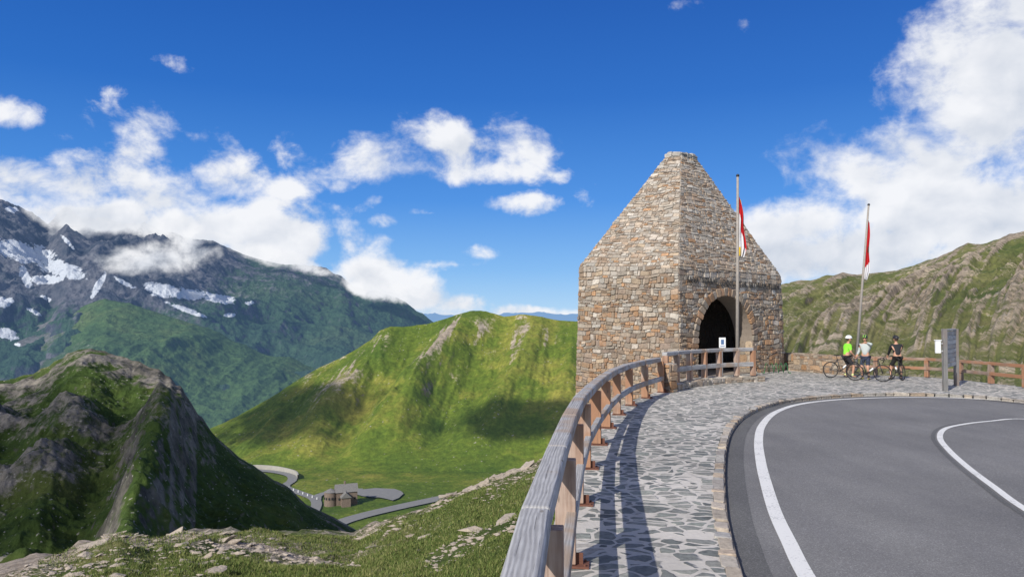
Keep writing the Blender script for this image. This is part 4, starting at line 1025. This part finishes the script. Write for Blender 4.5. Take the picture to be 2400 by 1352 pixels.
o=bpy.data.objects.new('grass',me); COL.objects.link(o); o["kind"]="stuff"; info(o,"short alpine grass covering the near slope","grass")
# ------------------------------------------------------------ sky
W=bpy.data.worlds.new("World"); S.world=W; W.use_nodes=True; t=NT(W.node_tree)
SUN_EL=34; SX,SY=-.6,-.8; saz=math.atan2(SX,SY)
sky=t.n('ShaderNodeTexSky',sky_type='NISHITA'); sky.sun_disc=False; sky.sun_elevation=math.radians(SUN_EL); sky.sun_rotation=saz%(2*math.pi); sky.altitude=2400; sky.air_density=1.; sky.dust_density=.1; sky.ozone_density=2.5
dirv=t.vm('NORMALIZE',t.n('ShaderNodeTexCoord').outputs['Generated'])
sp=t.n('ShaderNodeSeparateXYZ'); t.set(sp.inputs[0],dirv)
gr=t.ramp(sp.outputs[2],[(0,(.33,.60,.93)),(.05,(.19,.46,.89)),(.14,(.06,.28,.79)),(.27,(.015,.155,.6)),(.42,(.006,.095,.46)),(1,(.03,.09,.34))])
skc=t.mix(.86,sky.outputs[0],t.vm('SCALE',gr,scale=10.))
cn=t.noise(t.mapping(dirv,(1,1,1.6)),2.6,6,.55)
cm=t.m('MULTIPLY',t.ss(cn,.44,.58),t.m('MULTIPLY',t.ss(sp.outputs[1],-.05,.25,1.,0.),t.ss(sp.outputs[2],-.05,.1)))
skc=t.mix(cm,skc,(9,9.1,9.3))
bg=t.n('ShaderNodeBackground'); t.set(bg.inputs[0],skc); bg.inputs[1].default_value=.1
ow=t.n('ShaderNodeOutputWorld'); t.t.links.new(bg.outputs[0],ow.inputs[0])
def cloud_shell(name,Rad,L,u0,u1,v0,v1,step,nsc,label,soft=(.25,1.0),flat=False,lit_col=(.93,.94,.97),maxa=.97):
    us=np.arange(u0,u1+step,step);vs=np.arange(v0,v1+step,step); UU,VV=np.meshgrid(us,vs)
    Mk=np.full(UU.shape,-.8)
    for (a,b,rx,ry,st,th) in L:
        if rx<95 and st>=.9 and not flat: st=.74; rx*=1.12; ry*=1.2
        dx=UU-a;dy=-(VV-b); X=(dx*math.cos(th)+dy*math.sin(th))/rx; Y=(-dx*math.sin(th)+dy*math.cos(th))/ry
        Y=np.where(Y<0,Y*1.25,Y)
        k=st-.5*st*(X*X+Y*Y); h=np.clip(.5+.5*(Mk-k)/.2,0,1); Mk=k*(1-h)+Mk*h+.2*h*(1-h)*.5
    Mk=np.clip(Mk,-.8,1.5)
    dz=(676-VV)/F; yy=math.cos(PIT)-dz*math.sin(PIT); zz=math.sin(PIT)+dz*math.cos(PIT); xx=(UU-1200)/F
    if flat: k=Rad/yy
    else: k=Rad/np.sqrt(xx*xx+yy*yy+zz*zz)
    V=np.stack([(xx*k).ravel(),(yy*k).ravel(),(zz*k).ravel()],1); R,C=UU.shape; idx=np.arange(R*C).reshape(R,C)
    q=np.stack([idx[1:,:-1].ravel(),idx[1:,1:].ravel(),idx[:-1,1:].ravel(),idx[:-1,:-1].ravel()],1)
    mx=Mk.ravel()[q].max(1); q=q[mx>-.55]
    m,t=newmat(name+'_vapour'); v=t.vm('SCALE',t.obj(),scale=1./Rad); v=t.mapping(v,(1,1,1.3))
    ds=t.attr('cloudmask')
    wv_=t.noise(v,nsc*.8,3,.5,out=1); vw=t.vm('ADD',v,t.vm('SCALE',t.vm('SUBTRACT',wv_,(.5,.5,.5)),scale=.05))
    n1=t.noise(vw,nsc,12,.62,.0); n3=t.noise(v,nsc*.42,3,.5)
    vo=t.n('ShaderNodeTexVoronoi',feature='SMOOTH_F1'); t.set(vo.inputs['Vector'],vw); vo.inputs['Scale'].default_value=nsc*1.7; vo.inputs['Detail'].default_value=2; vo.inputs['Roughness'].default_value=.5; vo.inputs['Smoothness'].default_value=.9
    nz=t.m('ADD',t.m('MULTIPLY',t.m('SUBTRACT',n1,.5),3.0),t.m('MULTIPLY',t.m('SUBTRACT',.42,vo.outputs['Distance']),.45))
    d=t.m('ADD',ds,nz)
    al=t.ss(d,soft[0],t.m('ADD',soft[1],t.m('MULTIPLY',t.m('SUBTRACT',n3,.5),1.2)))
    v2=t.vm('ADD',vw,(-.012,0,.024)); nA=t.noise(vw,nsc,5,.5); nB=t.noise(v2,nsc,5,.5)
    rel=t.m('SUBTRACT',nA,nB)
    thick=t.ss(t.m('ADD',ds,t.m('MULTIPLY',t.m('SUBTRACT',nA,.5),1.)),.75,1.5); big=t.ss(t.noise(v,nsc*.45,3,.5),.4,.6)
    lit=t.m('ADD',t.m('MULTIPLY_ADD',rel,2.1,.9),t.m('MULTIPLY',t.m('MULTIPLY',thick,t.m('MULTIPLY_ADD',big,.8,.2)),-.4),clamp=True)
    col=t.mix(lit,(.47,.54,.66),lit_col)  # sunlit and shaded cloud sides painted into the emission colour
    em=t.n('ShaderNodeEmission'); t.set(em.inputs[0],col); tr=t.n('ShaderNodeBsdfTransparent'); mx_=t.n('ShaderNodeMixShader')
    t.set(mx_.inputs[0],t.m('MULTIPLY',al,maxa)); t.t.links.new(tr.outputs[0],mx_.inputs[1]); t.t.links.new(em.outputs[0],mx_.inputs[2])
    o_=t.n('ShaderNodeOutputMaterial'); t.t.links.new(mx_.outputs[0],o_.inputs[0])
    o=mesh_obj(name,V,q.tolist(),[m],True,attrs={'cloudmask':Mk.ravel()}); o.location=(0,0,CZ); o["kind"]="structure"; o["label"]=label
    return o
CL=[(425,150,70,34,.62,0),(55,265,85,42,.95,0),(190,300,90,52,.95,.3),(275,318,55,30,.7,0),(370,290,78,44,.95,0),(490,335,75,46,.95,0),(265,215,45,22,.5,0),
(30,440,150,80,1.15,0),(240,420,160,97,1.2,.2),(330,480,210,88,1.25,0),(530,415,96,80,1.1,0),(440,540,190,80,1.2,0),(100,520,130,60,1.1,0),(600,500,60,40,.7,0),
(680,365,54,44,.95,0),(700,440,110,38,.85,.2),(620,480,65,32,.9,0),(860,482,42,22,.75,.4),(795,435,44,30,.8,0),(935,462,20,9,.6,0),
(1085,345,165,84,1.0,0),(900,385,230,56,.95,.05),(1215,350,125,76,.92,0),(1080,400,250,44,1.05,0),(830,345,90,34,.65,0),(1300,340,60,80,.42,0),
(1210,482,78,26,.95,0),(990,497,34,13,.75,0),(1135,588,50,19,.6,0),(640,580,165,78,1.15,-.3),(770,570,150,66,1.15,-.2),(870,645,165,64,1.2,-.35),(745,510,85,36,.95,.25),(890,520,42,24,.8,0),
(975,622,115,13,.64,0),(1080,718,96,28,1.05,0),(1290,740,110,20,1.1,0),(1180,734,96,20,1.1,0),(965,705,96,34,1.15,0),(1060,738,150,13,1,0),
(2330,230,230,290,1.35,0),(2400,60,160,130,1.2,0),(2160,390,310,120,1.25,.1),(2300,520,340,140,1.45,0),(2000,430,150,60,.85,0),(1880,530,160,78,1.2,0),(1850,610,200,72,1.4,0),(2050,600,240,80,1.5,0),(2210,260,95,64,.75,0),(2070,250,75,44,.55,0),
(1730,75,64,30,.55,.6),(1560,15,80,22,.52,0),(1390,420,40,70,.38,0),(1450,470,60,20,.3,0),(2900,300,400,300,1.2,0),(-400,350,250,120,1.1,0),(-300,560,200,80,1,0)]
cloud_shell('sky_clouds',68000.,CL,-900,3200,-260,760,10,10.,"cumulus clouds over the mountains")
cloud_shell('cloud',4350.,[(350,612,130,46,1.25,0),(455,585,66,54,1.2,0),(290,612,75,34,1.0,0)],100,700,460,740,8,12.,"white cloud hanging before the mountain flank",(.3,1.15),True)
cloud_shell('cloud',6350.,[(150,502,120,46,1.35,-.2),(270,512,140,48,1.4,0),(370,525,105,42,1.3,-.1),(60,460,90,30,.9,0),(870,668,95,44,1.3,-.4),(930,692,70,32,1.2,0),(600,592,90,28,1.05,-.3),(720,625,80,24,.95,-.3),(180,545,60,28,1.0,0),(480,552,80,28,1.05,-.2)],-200,1100,380,800,8,11.,"white cloud clinging to the mountain crest",(.28,1.1),True)
def shade_cloud(c,rx,ry,z,seed,dens=.9):  # flat cloud sheets out of view, added to cast shade on the hills
    m,t=newmat('shade_cloud_sheet'); v=t.obj(); s=t.n('ShaderNodeSeparateXYZ'); t.set(s.inputs[0],v)
    X=t.m('DIVIDE',s.outputs[0],rx);Y=t.m('DIVIDE',s.outputs[1],ry)
    d=t.m('SQRT',t.m('ADD',t.m('MULTIPLY',X,X),t.m('MULTIPLY',Y,Y)))
    n=t.noise(t.vm('ADD',v,(seed*100.,0,0)),.02,4,.5)
    a=t.ss(t.m('ADD',t.m('SUBTRACT',1,d),t.m('MULTIPLY',t.m('SUBTRACT',n,.5),1.5)),-.1,.4)
    t.out((.85,.87,.9),1,alpha=t.m('MULTIPLY',a,dens),spec=0)
    bm=bmesh.new(); bmesh.ops.create_grid(bm,x_segments=4,y_segments=4,size=1,matrix=Matrix.Diagonal((rx*1.6,ry*1.6,1,1)))
    o=bm_obj('cloud',bm,[m]); o.location=(c[0],c[1],z); o["kind"]="structure"; o["label"]="unseen cloud sheet added overhead to shade the hills"
ce=math.cos(math.radians(SUN_EL)); dv=Vector((SX*ce,SY*ce,math.sin(math.radians(SUN_EL)))).normalized()
def over(x,y,z,H=450): k=(H-z)/dv.z; return (x+dv.x*k,y+dv.y*k)
shade_cloud(over(-130,150,-35),110,75,450,1,.8)
shade_cloud(over(40,690,-108),110,55,450,2,.95)
shade_cloud(over(-225,745,-100),110,110,450,3,.95)
shade_cloud(over(90,560,-125),100,34,450,4,.85)
# ------------------------------------------------------------ sun, camera
sd=bpy.data.lights.new('sun','SUN'); sd.energy=5.0; sd.angle=math.radians(.5); sd.color=(1,.95,.87)
so=bpy.data.objects.new('sun',sd); COL.objects.link(so)
so.rotation_euler=dv.to_track_quat('Z','Y').to_euler(); so.location=(-20,-20,40)
cd=bpy.data.cameras.new('camera'); cd.sensor_width=36; cd.lens=36*F/2400; cd.clip_start=.05; cd.clip_end=200000
co=bpy.data.objects.new('camera',cd); COL.objects.link(co); co.location=(0,0,CZ); co.rotation_euler=(math.pi/2+PIT,0,0); S.camera=co
S.view_settings.view_transform='Standard'; S.view_settings.look='None'; S.view_settings.exposure=0
